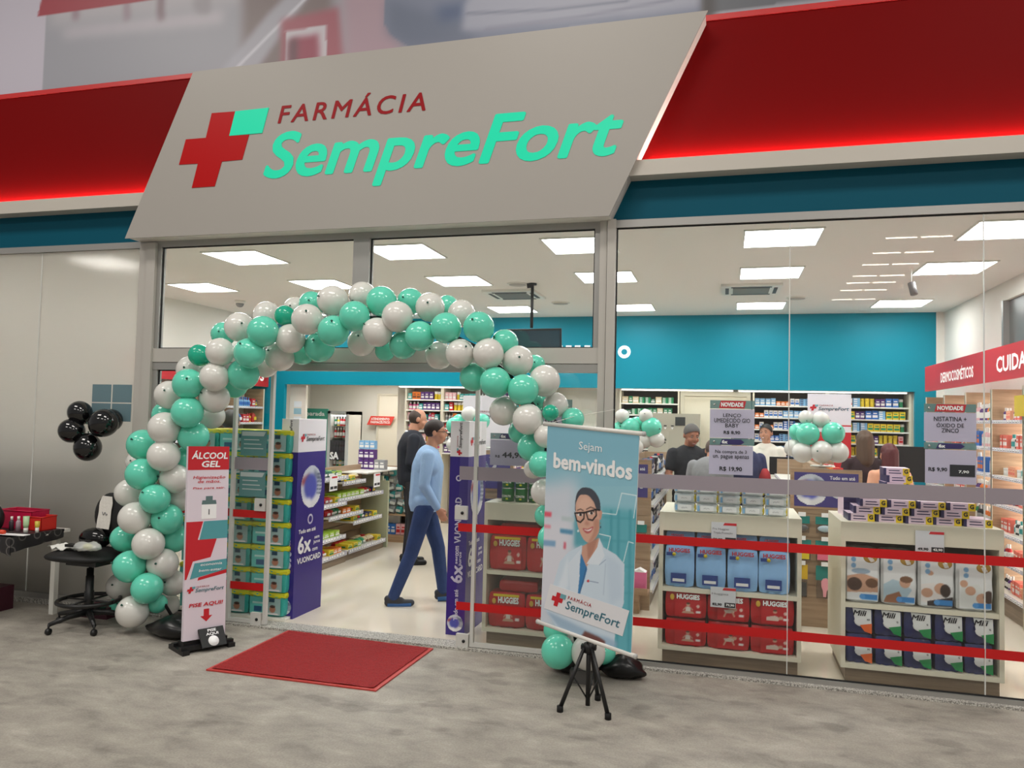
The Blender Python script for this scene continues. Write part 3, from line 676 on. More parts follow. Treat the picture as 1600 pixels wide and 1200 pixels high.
P([(180, 470), (310, 470), (320, 600), (180, 620)], (92, 165, 180), blur=3)
P([(30, 448), (72, 452), (70, 475), (28, 472)], (226, 96, 116), blur=1); P([(28, 510), (68, 514), (66, 530), (28, 528)], (228, 150, 166), blur=1)
P([(28, 585), (90, 590), (88, 618), (26, 612)], (130, 170, 205), blur=1); P([(112, 530), (175, 538), (172, 560), (112, 552)], (92, 150, 185), blur=1)
P([(130, 595), (140, 597), (138, 630), (128, 628)], (210, 90, 110), blur=1); P([(120, 470), (180, 478), (178, 500), (118, 492)], (190, 205, 210), blur=1)
L = lambda pts, w=1.1: cv.line([I(*p) for p in pts], (240, 250, 252), w)
L([(300, 455), (380, 464), (405, 363), (475, 375)]); L([(475, 375), (462, 480)]); L([(300, 556), (353, 568), (335, 650)]); L([(462, 600), (438, 592), (415, 690)])
# coat, neck, scrubs
P([(215, 610), (150, 645), (110, 690), (60, 860), (40, 930), (120, 1060), (250, 1090), (360, 1100), (372, 1110), (380, 1000), (418, 890), (420, 700), (380, 655), (320, 620), (300, 575), (250, 640)], (206, 222, 236), blur=0)
P([(150, 660), (120, 760), (70, 880), (110, 900), (150, 800)], (226, 236, 246), alpha=.8, blur=2)
P([(330, 660), (400, 700), (410, 860), (350, 900)], (192, 210, 228), alpha=.7, blur=3)
P([(218, 615), (300, 575), (290, 640), (235, 720), (212, 690)], (206, 158, 138)); P([(240, 600), (295, 570), (270, 650), (246, 680)], (176, 124, 106), alpha=.8, blur=1)
P([(212, 650), (242, 725), (225, 790), (205, 845), (195, 845), (205, 720)], (58, 128, 184)); P([(218, 620), (206, 650), (205, 760), (196, 845), (160, 830), (150, 700)], (216, 228, 240), blur=0)
P([(300, 575), (325, 660), (300, 705), (238, 700), (290, 620)], (222, 232, 242)); cv.line([I(238, 715), I(205, 850)], (60, 90, 130), 1.2)
cv.line([I(300, 705), I(330, 680)], (150, 170, 195), 1); cv.line([I(330, 700), I(320, 850)], (176, 194, 214), 1.5, .7)
cv.ell(I(246, 784), 2, 2.2, (200, 60, 70)); cv.line([I(255, 784), I(295, 792)], (120, 140, 170), 1)
P([(38, 930), (250, 1030), (390, 1080), (380, 1140), (250, 1075), (100, 1010)], (150, 180, 206), alpha=.8, blur=2)
P([(212, 1058), (230, 1030), (300, 1060), (330, 1080), (325, 1100)], (112, 70, 66), blur=1)
# head
PF([(150, 560), (150, 430), (175, 290), (235, 210), (300, 190), (400, 210), (480, 290), (530, 400), (540, 520), (520, 600), (480, 560), (160, 560)], (70, 74, 84), smooth=True)
PF([(160, 560), (160, 440), (215, 320), (280, 300), (360, 320), (440, 420), (480, 520), (560, 560), (545, 660), (525, 700), (520, 860), (470, 960), (400, 1030), (340, 1040), (270, 980), (215, 860), (180, 740)], (214, 170, 150), smooth=True)
PF([(200, 420), (300, 340), (380, 380), (420, 480), (300, 540), (200, 520)], (228, 190, 170), alpha=.6, blur=2, smooth=True)
PF([(440, 700), (520, 700), (500, 900), (400, 1030), (350, 1040), (430, 880)], (186, 132, 112), alpha=.7, blur=1, smooth=True)
PF([(530, 540), (565, 560), (560, 640), (540, 690), (520, 640)], (206, 156, 138), smooth=True)
PF([(265, 820), (340, 830), (430, 790), (400, 870), (345, 900), (300, 880)], (186, 96, 98), smooth=True); PF([(285, 838), (345, 845), (415, 815), (390, 850), (340, 865)], (240, 232, 228), smooth=True)
PF([(290, 750), (320, 690), (375, 740), (370, 765), (330, 780)], (192, 138, 120), alpha=.8, blur=1)
for c in ((225, 610), (395, 585)):
    cv.ell(F(*c), 4.2, 2.2, (232, 226, 224)); cv.ell(F(c[0] + 8, c[1]), 2.1, 2.2, (52, 44, 44)); cv.line([F(c[0] - 40, c[1] - 25), F(c[0] + 10, c[1] - 38), F(c[0] + 48, c[1] - 20)], (60, 44, 42), 1.2)
cv.line([F(185, 540), F(235, 522), F(275, 545)], (90, 70, 66), 1.4); cv.line([F(325, 525), F(390, 492), F(450, 515)], (90, 70, 66), 1.4)
for pts in ([(145, 585), (290, 575), (285, 670), (230, 728), (175, 700)], [(318, 570), (470, 530), (478, 620), (420, 695), (350, 680)]): cv.line([F(*p) for p in pts], (34, 30, 34), 2.2, 1, True)
cv.line([F(285, 580), F(325, 570)], (34, 30, 34), 2.2); cv.line([F(465, 530), F(530, 540)], (34, 30, 34), 2.2)
cv.ell(F(195, 860), 1.4, 2, (235, 240, 240)); cv.ell(F(537, 745), 1.2, 2.2, (120, 150, 150)); cv.ell(F(543, 800), 1, 2, (60, 80, 100))
# name plate card
bn = thing('welcome_banner', 'pale blue hanging banner of a smiling pharmacist in white coat, on a black tripod', 'banner'); bn.matrix_world = BM4
pm = cv.mesh('banner_print', BW, BH); ob('banner_print', pm, bn, (0, -.004, 0))
part('banner_sheet', bx((-BW / 2, -.002, -BH / 2), (BW / 2, .002, BH / 2)), mat('banner_back', (225, 228, 232), .5), bn)
for z, n_ in ((BH / 2 + .004, 'top_rod'), (-BH / 2 - .004, 'bottom_rod')):
    part(n_, MB().tube([(-BW / 2 - .025, 0, z), (BW / 2 + .025, 0, z)], .013, 14), mat('white_rod', (225, 222, 216), .35), bn)
    for s in (-1, 1): part('rod_cap', MB().tube([(s * (BW / 2 + .024), 0, z), (s * (BW / 2 + .034), 0, z)], .015, 12), mat('rod_cap_grey', (190, 190, 188), .4), bn)
def bl_(px, py, dy): u, v = buv(px, py); return ((u - .5) * BW, dy, (.5 - v) * BH)
def btx(s, m, ctr, w, h, ang=0, **k):
    return txt(s, m, bn, bl_(*ctr, -.007), w=w, h=h, rot=(0, ang, 0), **k)
btx('Sejam', INKW, I(258, 150), .175, .062, bold=-.006); btx('bem-vindos', INKW, I(262, 232), .60, .098, bold=.035)
card = [I(62, 800), I(447, 928), I(415, 1055), I(30, 920)]
part('name_card_print', MB().prism([(lambda q: (q[0], q[2]))(bl_(*c, 0)) for c in card], -.0062, -.0052), mat('card_white', (228, 228, 232), .5), bn)
a0 = Vector(bl_(*card[0], 0)); a1 = Vector(bl_(*card[1], 0)); ang = -math.atan2(a1.z - a0.z, a1.x - a0.x)
cc = [bl_(*c, -.0075) for c in card]; ctr = tuple(sum(c[i] for c in cc) / 4 for i in range(3))
logo(bn, ctr, .53, (0, ang, 0), gt=mat('slate_teal_ink', (100, 160, 178), .5))
tr = thing('banner_tripod', 'black folding tripod holding up the welcome banner', 'tripod', (-.17, -.905, 0))
part('column', MB().tube([(0, 0, .02), (0, 0, .42)], .014, 12).tube([(0, 0, .42), (-.0, .02, 1.62)], .010, 10), BLACK, tr)
part('collar', MB().tube([(0, 0, .33), (0, 0, .385)], .03, 12).box((-.045, -.02, .35), (.045, .02, .375)), BLACK, tr)
for foot in ((-.147, -.1, 0), (.139, -.123, 0), (.035, .16, 0)):
    a = Vector(foot); d = a.normalized()
    l = part('leg', MB().tube([d * .03 + Vector((0, 0, .36)), a + Vector((0, 0, .02))], [.011, .013], 10), BLACK, tr)
    part('foot', MB().tube([a + Vector((0, 0, .035)), a + Vector((0, 0, .0))], .019, 10), mat('rubber', (12, 12, 12), .8), l)
    part('brace', MB().tube([Vector((0, 0, .05)), d * .09 + Vector((0, 0, .19))], .005, 6), BLACK, tr)
# thin string from the banner to the window post
tag(part('string', MB().tube([aty(858, 662, -.75), aty(900, 650, -.3), aty(960, 640, -.06)], .0015, 5), WHITE), 'thin white string tying the banner top to the centre post', 'string')

# ---- left: covered table with beauty supplies
tb = thing('folding_table', 'white-legged table under a dark patterned cloth at the left edge', 'table', (-5.4, -.48, 0))
part('tabletop', bx((-.72, -.27, .675), (.70, .27, .70)), WHITE, tb)
for x in (-.66, .63):
    for y in (-.22, .2): part('leg', bx((x - .022, y - .022, 0), (x + .022, y + .022, .675)), WHITE, tb) if not (x > 0 and y < 0) else None
def m_pat():
    m = D.materials.new('patterned_cloth'); m.use_nodes = True; nt = m.node_tree; N = nt.nodes.new; L = nt.links.new
    b = nt.nodes['Principled BSDF']; tc = N('ShaderNodeTexCoord'); v = N('ShaderNodeTexVoronoi'); v.inputs['Scale'].default_value = 9; v.inputs['Randomness'].default_value = .5; L(tc.outputs['Object'], v.inputs['Vector'])
    r = N('ShaderNodeValToRGB'); r.color_ramp.interpolation = 'CONSTANT'; e = r.color_ramp.elements; e[0].position = 0; e[0].color = (*lin((38, 36, 38)), 1); e[1].position = .26; e[1].color = (*lin((98, 94, 92)), 1)
    k = e.new(.34); k.color = (*lin((38, 36, 38)), 1); L(v.outputs['Distance'], r.inputs[0]); L(r.outputs[0], b.inputs['Base Color']); b.inputs['Roughness'].default_value = .5; return m
mb = MB(); n = 40
top = [(-.74, .29), (.72, .29), (.72, -.29), (-.74, -.29)]
mb.box((-.74, -.29, .701), (.70, .20, .706))
v = []; f = []
for i in range(n + 1):
    x = -.74 + 1.44 * i / n; hem = .545 + .015 * math.sin(i * .9) + (.03 if i > n - 4 else 0)
    for j in range(6):
        t = j / 5; v.append((x, -.292 - .012 * t * math.sin(i * 1.1) - .006 * t, .706 + (hem - .706) * t))
for i in range(n):
    for j in range(5): k = i * 6 + j; f.append((k, k + 1, k + 7, k + 6))
mb.add(v, f, 0, True); mb.add([(x, y + .01, z) for x, y, z in v], [q[::-1] for q in f], 0, True)
v = []; f = []
for i in range(13):
    y = -.292 + .50 * i / 12
    for j in range(4): t = j / 3; v.append((.702 + .008 * t * math.sin(i * 1.4), y, .706 - (.12 - .05 * i / 12) * t))
for i in range(12):
    for j in range(3): k = i * 4 + j; f.append((k, k + 1, k + 5, k + 4))
mb.add(v, [q[::-1] for q in f], 0, True); mb.box((-.74, -.292, .69), (.70, -.20, .706))
cl = part('tablecloth', mb, m_pat()); cl.location = (-5.4, -.48, 0); tag(cl, 'dark grey patterned cloth draped over the table at left', 'tablecloth')
def bottle(name, label, cat, loc, h, r, body, cap, capf=.25, flip=False, group=None):
    o = thing(name, label, cat, loc, 0, group)
    if flip:
        part('cap', MB().lathe([(r * .8, 0), (r * .8, h * capf)], 14), cap, o); part('tube_body', MB().lathe([(r * .85, h * capf), (r, h * .5), (r * 1.1, h)], 14), body, o)
    else:
        part('body', MB().lathe([(r, 0), (r, h * (1 - capf) * .85), (r * .5, h * (1 - capf))], 14), body, o); part('cap', MB().lathe([(r * .55, h * (1 - capf)), (r * .55, h)], 14), cap, o)
    return o
zt = .7075
P_ = lambda px, py: atz(px, py, zt)
PINKB = m_sheet('pink_translucent_plastic', (205, 30, 75), .8); REDB = m_sheet('red_translucent_plastic', (225, 50, 40), .85)
def basket(label, loc, w, d, h, m):
    o = thing('basket', label, 'basket', loc)
    part('tray', MB().box((-w / 2, -d / 2, 0), (w / 2, d / 2, .006)).box((-w / 2, -d / 2, 0), (-w / 2 + .004, d / 2, h)).box((w / 2 - .004, -d / 2, 0), (w / 2, d / 2, h)).box((-w / 2, -d / 2, 0), (w / 2, -d / 2 + .004, h)).box((-w / 2, d / 2 - .004, 0), (w / 2, d / 2, h)), m, o)
    part('rim', MB().tube([(-w / 2, -d / 2, h), (w / 2, -d / 2, h), (w / 2, d / 2, h), (-w / 2, d / 2, h), (-w / 2, -d / 2, h)], .006, 6), m, o)
    return o
basket('magenta translucent plastic basket on the patterned table', (-5.02, -.37, zt), .34, .17, .15, PINKB)
basket('red-orange plastic basket at the right end of the patterned table', (-4.80, -.39, zt), .12, .15, .11, REDB)
o = part('soap_box', bx((-.03, -.04, .0), (.03, .04, .085)), PURP); o.location = (-4.80, -.39, zt + .007); tag(o, 'purple box inside the red-orange basket', 'box')
SM = mat('smoky_bottle', (70, 60, 66), .2)
bottle('bottle', 'dark clear bottle with white cap, left one on the patterned table', 'bottle', (-4.84 - .13, -.53, zt), .115, .018, SM, WHITE)
bottle('bottle', 'pinkish bottle with white cap beside the dark bottle on the table', 'bottle', (-4.90, -.53, zt), .12, .019, mat('pinkish_bottle', (170, 150, 158), .25), WHITE)
bottle('cream_tube', 'green and white upright cream tube standing on the patterned table', 'tube', (-4.79, -.56, zt), .13, .021, mat('green_white_tube', (176, 205, 160), .35), WHITE, .3, True)
bottle('cream_tube', 'white tube with yellow top at the table corner', 'tube', (-4.72, -.52, zt), .09, .017, mat('yellow_tube', (205, 185, 70), .35), WHITE, .45, True)
o = part('sponge_case', MB().tube([(-.03, 0, .018), (.03, 0, .018)], .018, 12), mat('orange_plastic', (225, 70, 40), .35)); o.location = (-4.88, -.70, zt); tag(o, 'small orange case lying on the patterned table', 'case')
o = part('paper_strip', bx((-.12, -.035, 0), (.12, .035, .004)), INKW); o.location = (-4.78, -.68, zt); o.rotation_euler = (0, 0, .1); tag(o, 'white paper strip lying at the front of the patterned table', 'paper')
o = thing('tote_bag', 'black quilted bag on the table at the left edge of the photo', 'bag', (-5.10, -.63, zt))
mb = MB().ell((0, 0, .105), (.13, .09, .13), 22, 14)
mb.v = [(x * (1.06 if abs(z - .1) < .1 else 1), y, max(0, z + .006 * math.sin(40 * x) * math.sin(40 * z))) for x, y, z in mb.v]
part('body', mb, BLACK, o); part('handle', MB().tube([(-.07, 0, .21), (-.04, 0, .245), (.04, 0, .245), (.07, 0, .21)], .008, 6), BLACK, o)
for px, py, t in ((-5.35, -.35, 'maroon cardboard box under the patterned table at the left edge'), (-4.36, -.18, 'maroon box on the floor behind the stool')):
    o = part('carton', MB().box((-.13, -.1, 0), (.13, .1, .2 if px < -5 else .09)), mat('maroon_box', (70, 22, 40), .5)); o.location = (px, py, 0); tag(o, t, 'box')

# ---- black stool
st = thing('swivel_stool', 'black swivel drafting stool with foot ring and oval backrest beside the balloon arch', 'stool', (-4.2, -.50, 0))
rb = mat('stool_plastic', (20, 20, 21), .4); fabric = mat('stool_fabric', (16, 16, 17), .6, bump=.2, bscale=120)
for k in range(5):
    a = R_(250 + 72 * k); e = Vector((.29 * math.cos(a), .29 * math.sin(a), .075))
    l = part('base_arm', MB().tube([(0, 0, .12), e * .5 + Vector((0, 0, .07)), e], [.028, .022, .016], 8), rb, st)
    part('caster', MB().tube([(e.x - .012, e.y, .025), (e.x + .012, e.y, .025)], .0245, 12).tube([(e.x, e.y, .03), (e.x, e.y, .08)], .008, 6), rb, l)
part('gas_column', MB().lathe([(.035, .09), (.035, .28), (.03, .285), (.03, .40), (.026, .40), (.026, .46), (.012, .46), (.012, .50)], 16), rb, st)
ringp = [(.22 * math.cos(t), .22 * math.sin(t), .21) for t in np.linspace(0, 2 * PI, 37)]
part('foot_ring', MB().tube(ringp, .016, 8), rb, st)
part('ring_spokes', MB().tube([(-.21, 0, .21), (.21, 0, .21)], .008, 6).tube([(0, -.21, .21), (0, .21, .21)], .008, 6), rb, st)
sm_ = MB().ell((-.08, .02, .56), (.30, .26, .055), 28, 12); sm_.v = [(x, y, z + (.02 * math.cos((x + .08) * 5) - .02)) for x, y, z in sm_.v]
part('seat', sm_, fabric, st); part('seat_shell', MB().box((-.12, -.12, .495), (.16, .14, .53)), rb, st)
Mb = Matrix.Translation((-.02, .20, .86)) @ Matrix.Rotation(R_(-15), 4, 'Z') @ Matrix.Rotation(R_(-6), 4, 'X')
part('backrest', MB().ell((0, 0, 0), (.20, .045, .17), 28, 14, 0, Mb), fabric, st)
part('backrest_stem', MB().tube([(.02, .1, .51), (-.01, .25, .56), (-.02, .24, .8)], .02, 8), rb, st)
o = part('cushion', MB().ell((0, 0, 0), (.14, .09, .085), 20, 12), BLACKG); o.location = (-4.30, -.36, .665); tag(o, 'small rounded black leather cushion on the stool seat', 'cushion')
mb = MB(); n = 10; v = []; f = []
for i in range(n + 1):
    for j in range(n + 1):
        x = -.085 + .17 * i / n; z = -.12 + .26 * j / n; w_ = 1 - (.25 * max(0, z - .08) / .06 if z > .08 else 0)
        v.append((x * w_, -.048 - .002 * math.sin(i * 2.1 + j), z))
for i in range(n):
    for j in range(n): k = i * (n + 1) + j; f.append((k, k + n + 1, k + n + 2, k + 1))
mb.add(v, f, 0, True).add([(x, y + .003, z) for x, y, z in v], [q[::-1] for q in f], 0, True)
mb.v = [tuple(Mb @ Vector(p) + Vector((-4.2, -.5, 0))) for p in mb.v]
o = part('towel', mb, mat('white_towel', (226, 222, 214), .8, bump=.3, bscale=60)); tag(o, 'white towel with grey scribble hung over the stool backrest', 'towel')
part('embroidery', MB().tube([tuple(Mb @ Vector((x, -.052, .012 * math.sin(x * 160))) + Vector((-4.2, -.5, 0))) for x in np.linspace(-.03, .04, 14)], .0025, 5), INKG, o)
mb = MB(); v = []; f = []; n = 16
for i in range(n + 1):
    for j in range(n + 1):
        x = -.23 + .34 * i / n; y = -.10 + .18 * j / n; v.append((x, y + .02 * math.sin(x * 20), .618 + .012 * math.sin(i * 1.3) * math.cos(j * .9) + rnd.uniform(0, .006)))
for i in range(n):
    for j in range(n): k = i * (n + 1) + j; f.append((k, k + n + 1, k + n + 2, k + 1))
mb.add(v, f, 0, True).add([(x, y, z - .004) for x, y, z in v], [q[::-1] for q in f], 0, True)
o = part('cloth', mb, mat('white_cloth', (232, 232, 226), .8)); o.location = (-4.3, -.52, 0); tag(o, 'crumpled white cloth lying on the stool seat', 'cloth')
mb = MB().ell((0, 0, .03), (.12, .07, .035), 16, 8); mb.v = [(x + rnd.uniform(-.01, .01), y + rnd.uniform(-.01, .01), max(0, z + rnd.uniform(-.008, .008))) for x, y, z in mb.v]
o = thing('plastic_bag', 'clear plastic bag with yellow item on the stool seat', 'bag', (-4.12, -.62, .62)); part('film', mb, m_sheet('clear_film', (225, 228, 225), .55), o)
part('yellow_item', MB().ell((0, 0, .03), (.04, .03, .025), 12, 8), mat('yellow_plastic', (215, 210, 60), .4), o)
o = part('brush_case', bx((-.05, -.03, 0), (.05, .03, .02)), BLACK); o.location = (-4.26, -.62, .64); tag(o, 'black case on the white cloth on the stool', 'case')

# ================================================================== INSIDE THE SHOP
# ---- stock: small boxes, bottles, pouches with shared meshes
SK = {}
LAB = mat('pack_label', (238, 236, 230), .4)
CN = {'red': (196, 34, 40), 'green': (40, 140, 92), 'teal': (60, 160, 160), 'blue': (48, 110, 190), 'light blue': (130, 180, 220), 'navy': (36, 44, 92), 'purple': (88, 48, 122), 'pink': (224, 84, 150), 'pale pink': (230, 180, 185),
      'white': (232, 230, 226), 'yellow': (228, 200, 50), 'orange': (226, 120, 40), 'brown': (120, 76, 50), 'grey': (150, 150, 152), 'coral': (232, 116, 100), 'black': (32, 32, 36), 'beige': (214, 196, 160), 'lime': (160, 196, 60), 'dark green': (24, 88, 62), 'peach': (238, 176, 140)}
def sk(kind, col, band='white'):
    key = (kind, col, band)
    if key in SK: return SK[key]
    m = [cm(CN[col]), cm(CN[band]), INKK]
    mb = MB()
    if kind == 'box':
        mb.box((-.5, -.5, 0), (.5, .5, 1)); mb.box((-.42, -.505, .2), (.42, -.5, .48), 1).box((-.3, -.508, .62), (.3, -.5, .74), 1).box((-.505, -.3, .3), (-.5, .3, .6), 1)
    elif kind == 'bottle':
        mb.lathe([(.5, 0), (.5, .62), (.22, .74)], 12, 0).lathe([(.24, .74), (.24, 1)], 10, 1).lathe([(.505, .15), (.505, .5)], 12, 1)
    elif kind == 'jar':
        mb.lathe([(.5, 0), (.5, .68)], 14, 0).lathe([(.52, .68), (.52, 1)], 14, 1)
    elif kind == 'pouch':
        n = 6
        for i in range(n):
            pass
        mb.ell((0, 0, .5), (.5, .5, .5), 10, 6)
        mb.v = [(max(-.46, min(.46, x * 1.5)), y * (.6 + .4 * (1 - abs(z - .5))), max(0, min(1, .5 + (z - .5) * 1.25))) for x, y, z in mb.v]; mb.sm = [False] * len(mb.sm)
        mb.box((-.36, -.5, .25), (.36, -.46, .6), 1)
    elif kind == 'stack':
        mb.box((-.5, -.5, 0), (.5, .5, .24)).box((-.5, -.5, .25), (.5, .5, .49)).box((-.5, -.5, .5), (.5, .5, .74)).box((-.5, -.5, .75), (.5, .5, 1))
        for z in (.06, .31, .56, .81): mb.box((-.4, -.506, z), (.1, -.5, z + .12), 1)
    SK[key] = mb.mesh(kind, m); return SK[key]
KN = {'box': 'box', 'bottle': 'bottle', 'jar': 'jar', 'pouch': 'pack', 'stack': 'box'}
def stock(where, x, y, z, L_, rz, spec, group, dmax=.16, hmax=.16, seed=0, fill=1.0, side='left'):
    """row of items starting at (x, y, z) running L_ metres along local +X of heading rz, fronts facing local -Y"""
    r = random.Random(seed); ax = Vector((math.cos(rz), math.sin(rz), 0)); t = 0; i = 0
    while True:
        kind, col, bnd, w, h, rep = r.choice(spec)
        for _ in range(r.randint(*rep)):
            ww = w * r.uniform(.96, 1.04); hh_ = min(hmax, h * r.uniform(.97, 1.03))
            if t + ww > L_: return
            if r.random() <= fill:
                p = Vector((x, y, z)) + ax * (t + ww / 2) + Vector((-ax.y, ax.x, 0)) * r.uniform(0, .012)
                dd = ww * .94 if kind in ('bottle', 'jar') else min(dmax, w * 1.4)
                o = ob(KN[kind] if kind != 'stack' else 'box_stack', sk(kind, col, bnd), None, p, (0, 0, rz + r.uniform(-.04, .04)), (ww * .94, dd, hh_))
                tag(o, '%s %s, %s from %s, %s' % (col, {'box': 'product box', 'bottle': 'bottle', 'jar': 'jar', 'pouch': 'soft pack', 'stack': 'pile of boxes'}[kind], ordn(i), side, where), KN[kind], group)
                i += 1
            t += ww + .004
MED = [('box', 'light blue', 'white', .07, .10, (2, 4)), ('box', 'blue', 'white', .06, .08, (1, 4)), ('stack', 'blue', 'white', .08, .12, (1, 3)), ('box', 'white', 'blue', .06, .10, (1, 3)), ('stack', 'light blue', 'navy', .08, .10, (1, 3)), ('box', 'orange', 'white', .06, .06, (1, 2))]
MED2 = [('box', 'yellow', 'green', .08, .11, (1, 3)), ('box', 'white', 'red', .07, .12, (1, 3)), ('box', 'pale pink', 'red', .06, .11, (1, 2)), ('box', 'blue', 'white', .08, .12, (1, 2)), ('jar', 'green', 'white', .06, .11, (1, 2)), ('stack', 'light blue', 'white', .09, .12, (1, 2)), ('box', 'purple', 'white', .06, .11, (1, 2)), ('jar', 'yellow', 'yellow', .06, .12, (1, 3))]
GRN = [('box', 'green', 'white', .06, .10, (1, 3)), ('stack', 'green', 'white', .08, .09, (1, 3)), ('box', 'dark green', 'white', .07, .07, (1, 3)), ('box', 'beige', 'white', .09, .10, (1, 1))]
COS = [('bottle', 'red', 'white', .045, .14, (1, 3)), ('box', 'coral', 'white', .06, .12, (2, 4)), ('bottle', 'black', 'white', .04, .13, (2, 4)), ('jar', 'white', 'white', .06, .07, (1, 3)), ('box', 'peach', 'coral', .06, .09, (1, 3)), ('bottle', 'purple', 'white', .045, .12, (1, 2)), ('bottle', 'white', 'teal', .045, .13, (1, 3))]
HAIR = [('bottle', 'green', 'white', .06, .19, (1, 3)), ('bottle', 'pale pink', 'white', .06, .19, (2, 3)), ('box', 'blue', 'orange', .07, .15, (1, 3)), ('bottle', 'orange', 'white', .06, .17, (1, 3)), ('bottle', 'black', 'grey', .06, .17, (1, 3)), ('bottle', 'purple', 'white', .06, .17, (1, 2))]
SHAM = [('bottle', 'pink', 'white', .06, .13, (1, 3)), ('box', 'pale pink', 'white', .06, .12, (1, 3)), ('box', 'purple', 'white', .07, .12, (2, 4)), ('jar', 'yellow', 'white', .06, .13, (1, 2)), ('box', 'red', 'white', .06, .13, (1, 2)), ('box', 'orange', 'brown', .07, .12, (1, 2)), ('bottle', 'white', 'grey', .045, .13, (1, 3)), ('box', 'teal', 'white', .07, .1, (1, 2))]
FOOD = [('pouch', 'red', 'yellow', .09, .15, (1, 2)), ('box', 'red', 'white', .09, .13, (1, 2)), ('box', 'lime', 'white', .08, .12, (1, 2)), ('pouch', 'green', 'white', .09, .13, (1, 2)), ('bottle', 'yellow', 'red', .06, .15, (1, 3)), ('pouch', 'blue', 'white', .09, .14, (1, 2)), ('box', 'navy', 'yellow', .07, .11, (1, 2)), ('bottle', 'light blue', 'blue', .055, .15, (1, 3))]
SNACK = [('pouch', 'red', 'white', .09, .07, (1, 3)), ('box', 'orange', 'white', .10, .06, (1, 2)), ('box', 'yellow', 'green', .12, .06, (1, 2)), ('pouch', 'green', 'white', .08, .07, (1, 2)), ('box', 'lime', 'white', .11, .06, (1, 2)), ('pouch', 'beige', 'brown', .08, .07, (1, 3)), ('box', 'navy', 'yellow', .09, .06, (1, 1)), ('pouch', 'brown', 'red', .07, .06, (1, 2))]

def price_rail(parent, x0, x1, y, z, h=.03):
    mb = MB().box((x0, y - .006, z - h), (x1, y, z + .004), 0); x = x0 + .03; r = random.Random(int(x0 * 977 + z * 311))
    while x < x1 - .06:
        w = r.choice((.03, .045, .05)); mb.box((x, y - .008, z - h + .004), (x + w, y - .006, z - .001), 1)
        mb.box((x + .006, y - .009, z - h + .010), (x + w - .006, y - .008, z - h + .016), 2); x += w + r.uniform(.01, .03)
    return part('price_rail', mb, [mat('rail_lilac', (196, 192, 206), .35), INKW, INKK], parent)

# generic wall bay in local coords: width along X, fronts at y=0 facing -Y
def bay(name, label, loc, rz, w, d, zs, htop, side=WOOD, back=CREAM, shelfm=WHITE, rails=True, base=.12, lit=None):
    o = thing(name, label, 'shelving', loc, rz)
    for x in (0, w): part('side_panel', bx((x - .012, 0, 0), (x + .012, d, htop)), side, o)
    part('back_panel', bx((.012, d - .015, 0), (w - .012, d, htop)), back, o)
    part('plinth', bx((.012, .03, 0), (w - .012, d - .015, base)), PLINTH, o)
    for z in zs:
        part('shelf', bx((.012, .0, z - .02), (w - .012, d - .015, z)), shelfm, o)
        if rails: price_rail(o, .012, w - .012, 0, z - .002)
    return o
# back wall shelves (behind the teal bulkhead)
ZB = (.95, 1.13, 1.30, 1.47, 1.64, 1.81, 1.98)
for nm, x0, w, spec, sd in (('left back bay', -.92, .86, GRN, 11), ('middle back bay', 1.0, .98, MED, 22), ('right back bay', 2.0, 1.05, MED2, 33)):
    bay('medicine_shelf', 'white medicine shelving, ' + nm, (x0, 6.12, 0), 0, w, .34, ZB, 2.17, side=CREAM, back=mat('shelf_dark_back', (70, 60, 50), .6), rails=False)
    for k, z in enumerate(ZB):
        if k == 0: continue
        stock('%s shelf up, %s' % (ordn(k), nm), x0 + .02, 6.21, z, w - .04, 0, spec, 'products on the back wall shelves', .14, .145, sd + k)
# narrow glass-fronted side unit at the right end
o = bay('medicine_shelf', 'narrow pale shelf unit beside the right teal pilaster', (3.06 - .0, 6.115, 0), 0, .03, .3, (1.2,), 2.17, rails=False, side=CREAM)
# cream service door with electrical cabinet
o = thing('service_door', 'cream double service door in the back wall behind the electrical cabinet', 'door', (-.02, 6.16, 0))
part('frame', MB().box((-.02, 0, 0), (.04, .05, 2.17)).box((.92, 0, 0), (.98, .05, 2.17)).box((.04, 0, 2.1), (.92, .05, 2.17)), CREAM, o)
part('leaf', MB().box((.04, .02, 0), (.92, .05, 2.1)).box((.12, .01, .2), (.84, .02, 2.0)), mat('door_cream', (228, 222, 200), .4), o)
struct('wall_behind_shelves', MB().box((-4.6, 6.52, 0), (-.95, 6.6, 2.3)).box((-.95, 6.47, 0), (3.45, 6.6, 2.3)), WALLM)
ec = thing('electrical_cabinet', 'grey electrical cabinet with three indicator lamps beside the man in black polo', 'cabinet', (-.10, 5.72, 0))
part('case', bx((-.36, 0, 0), (.36, .3, 1.83)), mat('cabinet_grey', (176, 172, 156), .45), ec)
part('display', bx((.02, -.006, 1.66), (.16, 0, 1.78)), mat('dark_display', (60, 62, 62), .3), ec)
for x in (-.22, -.12, -.02):
    part('lamp_label', bx((x - .02, -.004, 1.645), (x + .02, 0, 1.66)), INKK, ec)
    part('indicator', MB().prism([(x - .02, 1.63), (x + .02, 1.63), (x, 1.60)], -.006, 0), INKW, ec)
part('switch', MB().box((-.14, -.006, 1.44), (-.1, 0, 1.455)).lathe([(.012, 0), (.012, .006)], 10, 0, Matrix.Translation((-.12, 0, 1.41)) @ Matrix.Rotation(PI / 2, 4, 'X')), INKK, ec)
part('warning_label', bx((-.10, -.006, 1.04), (.02, 0, 1.12)), mat('warning_orange', (226, 160, 20), .5), ec)
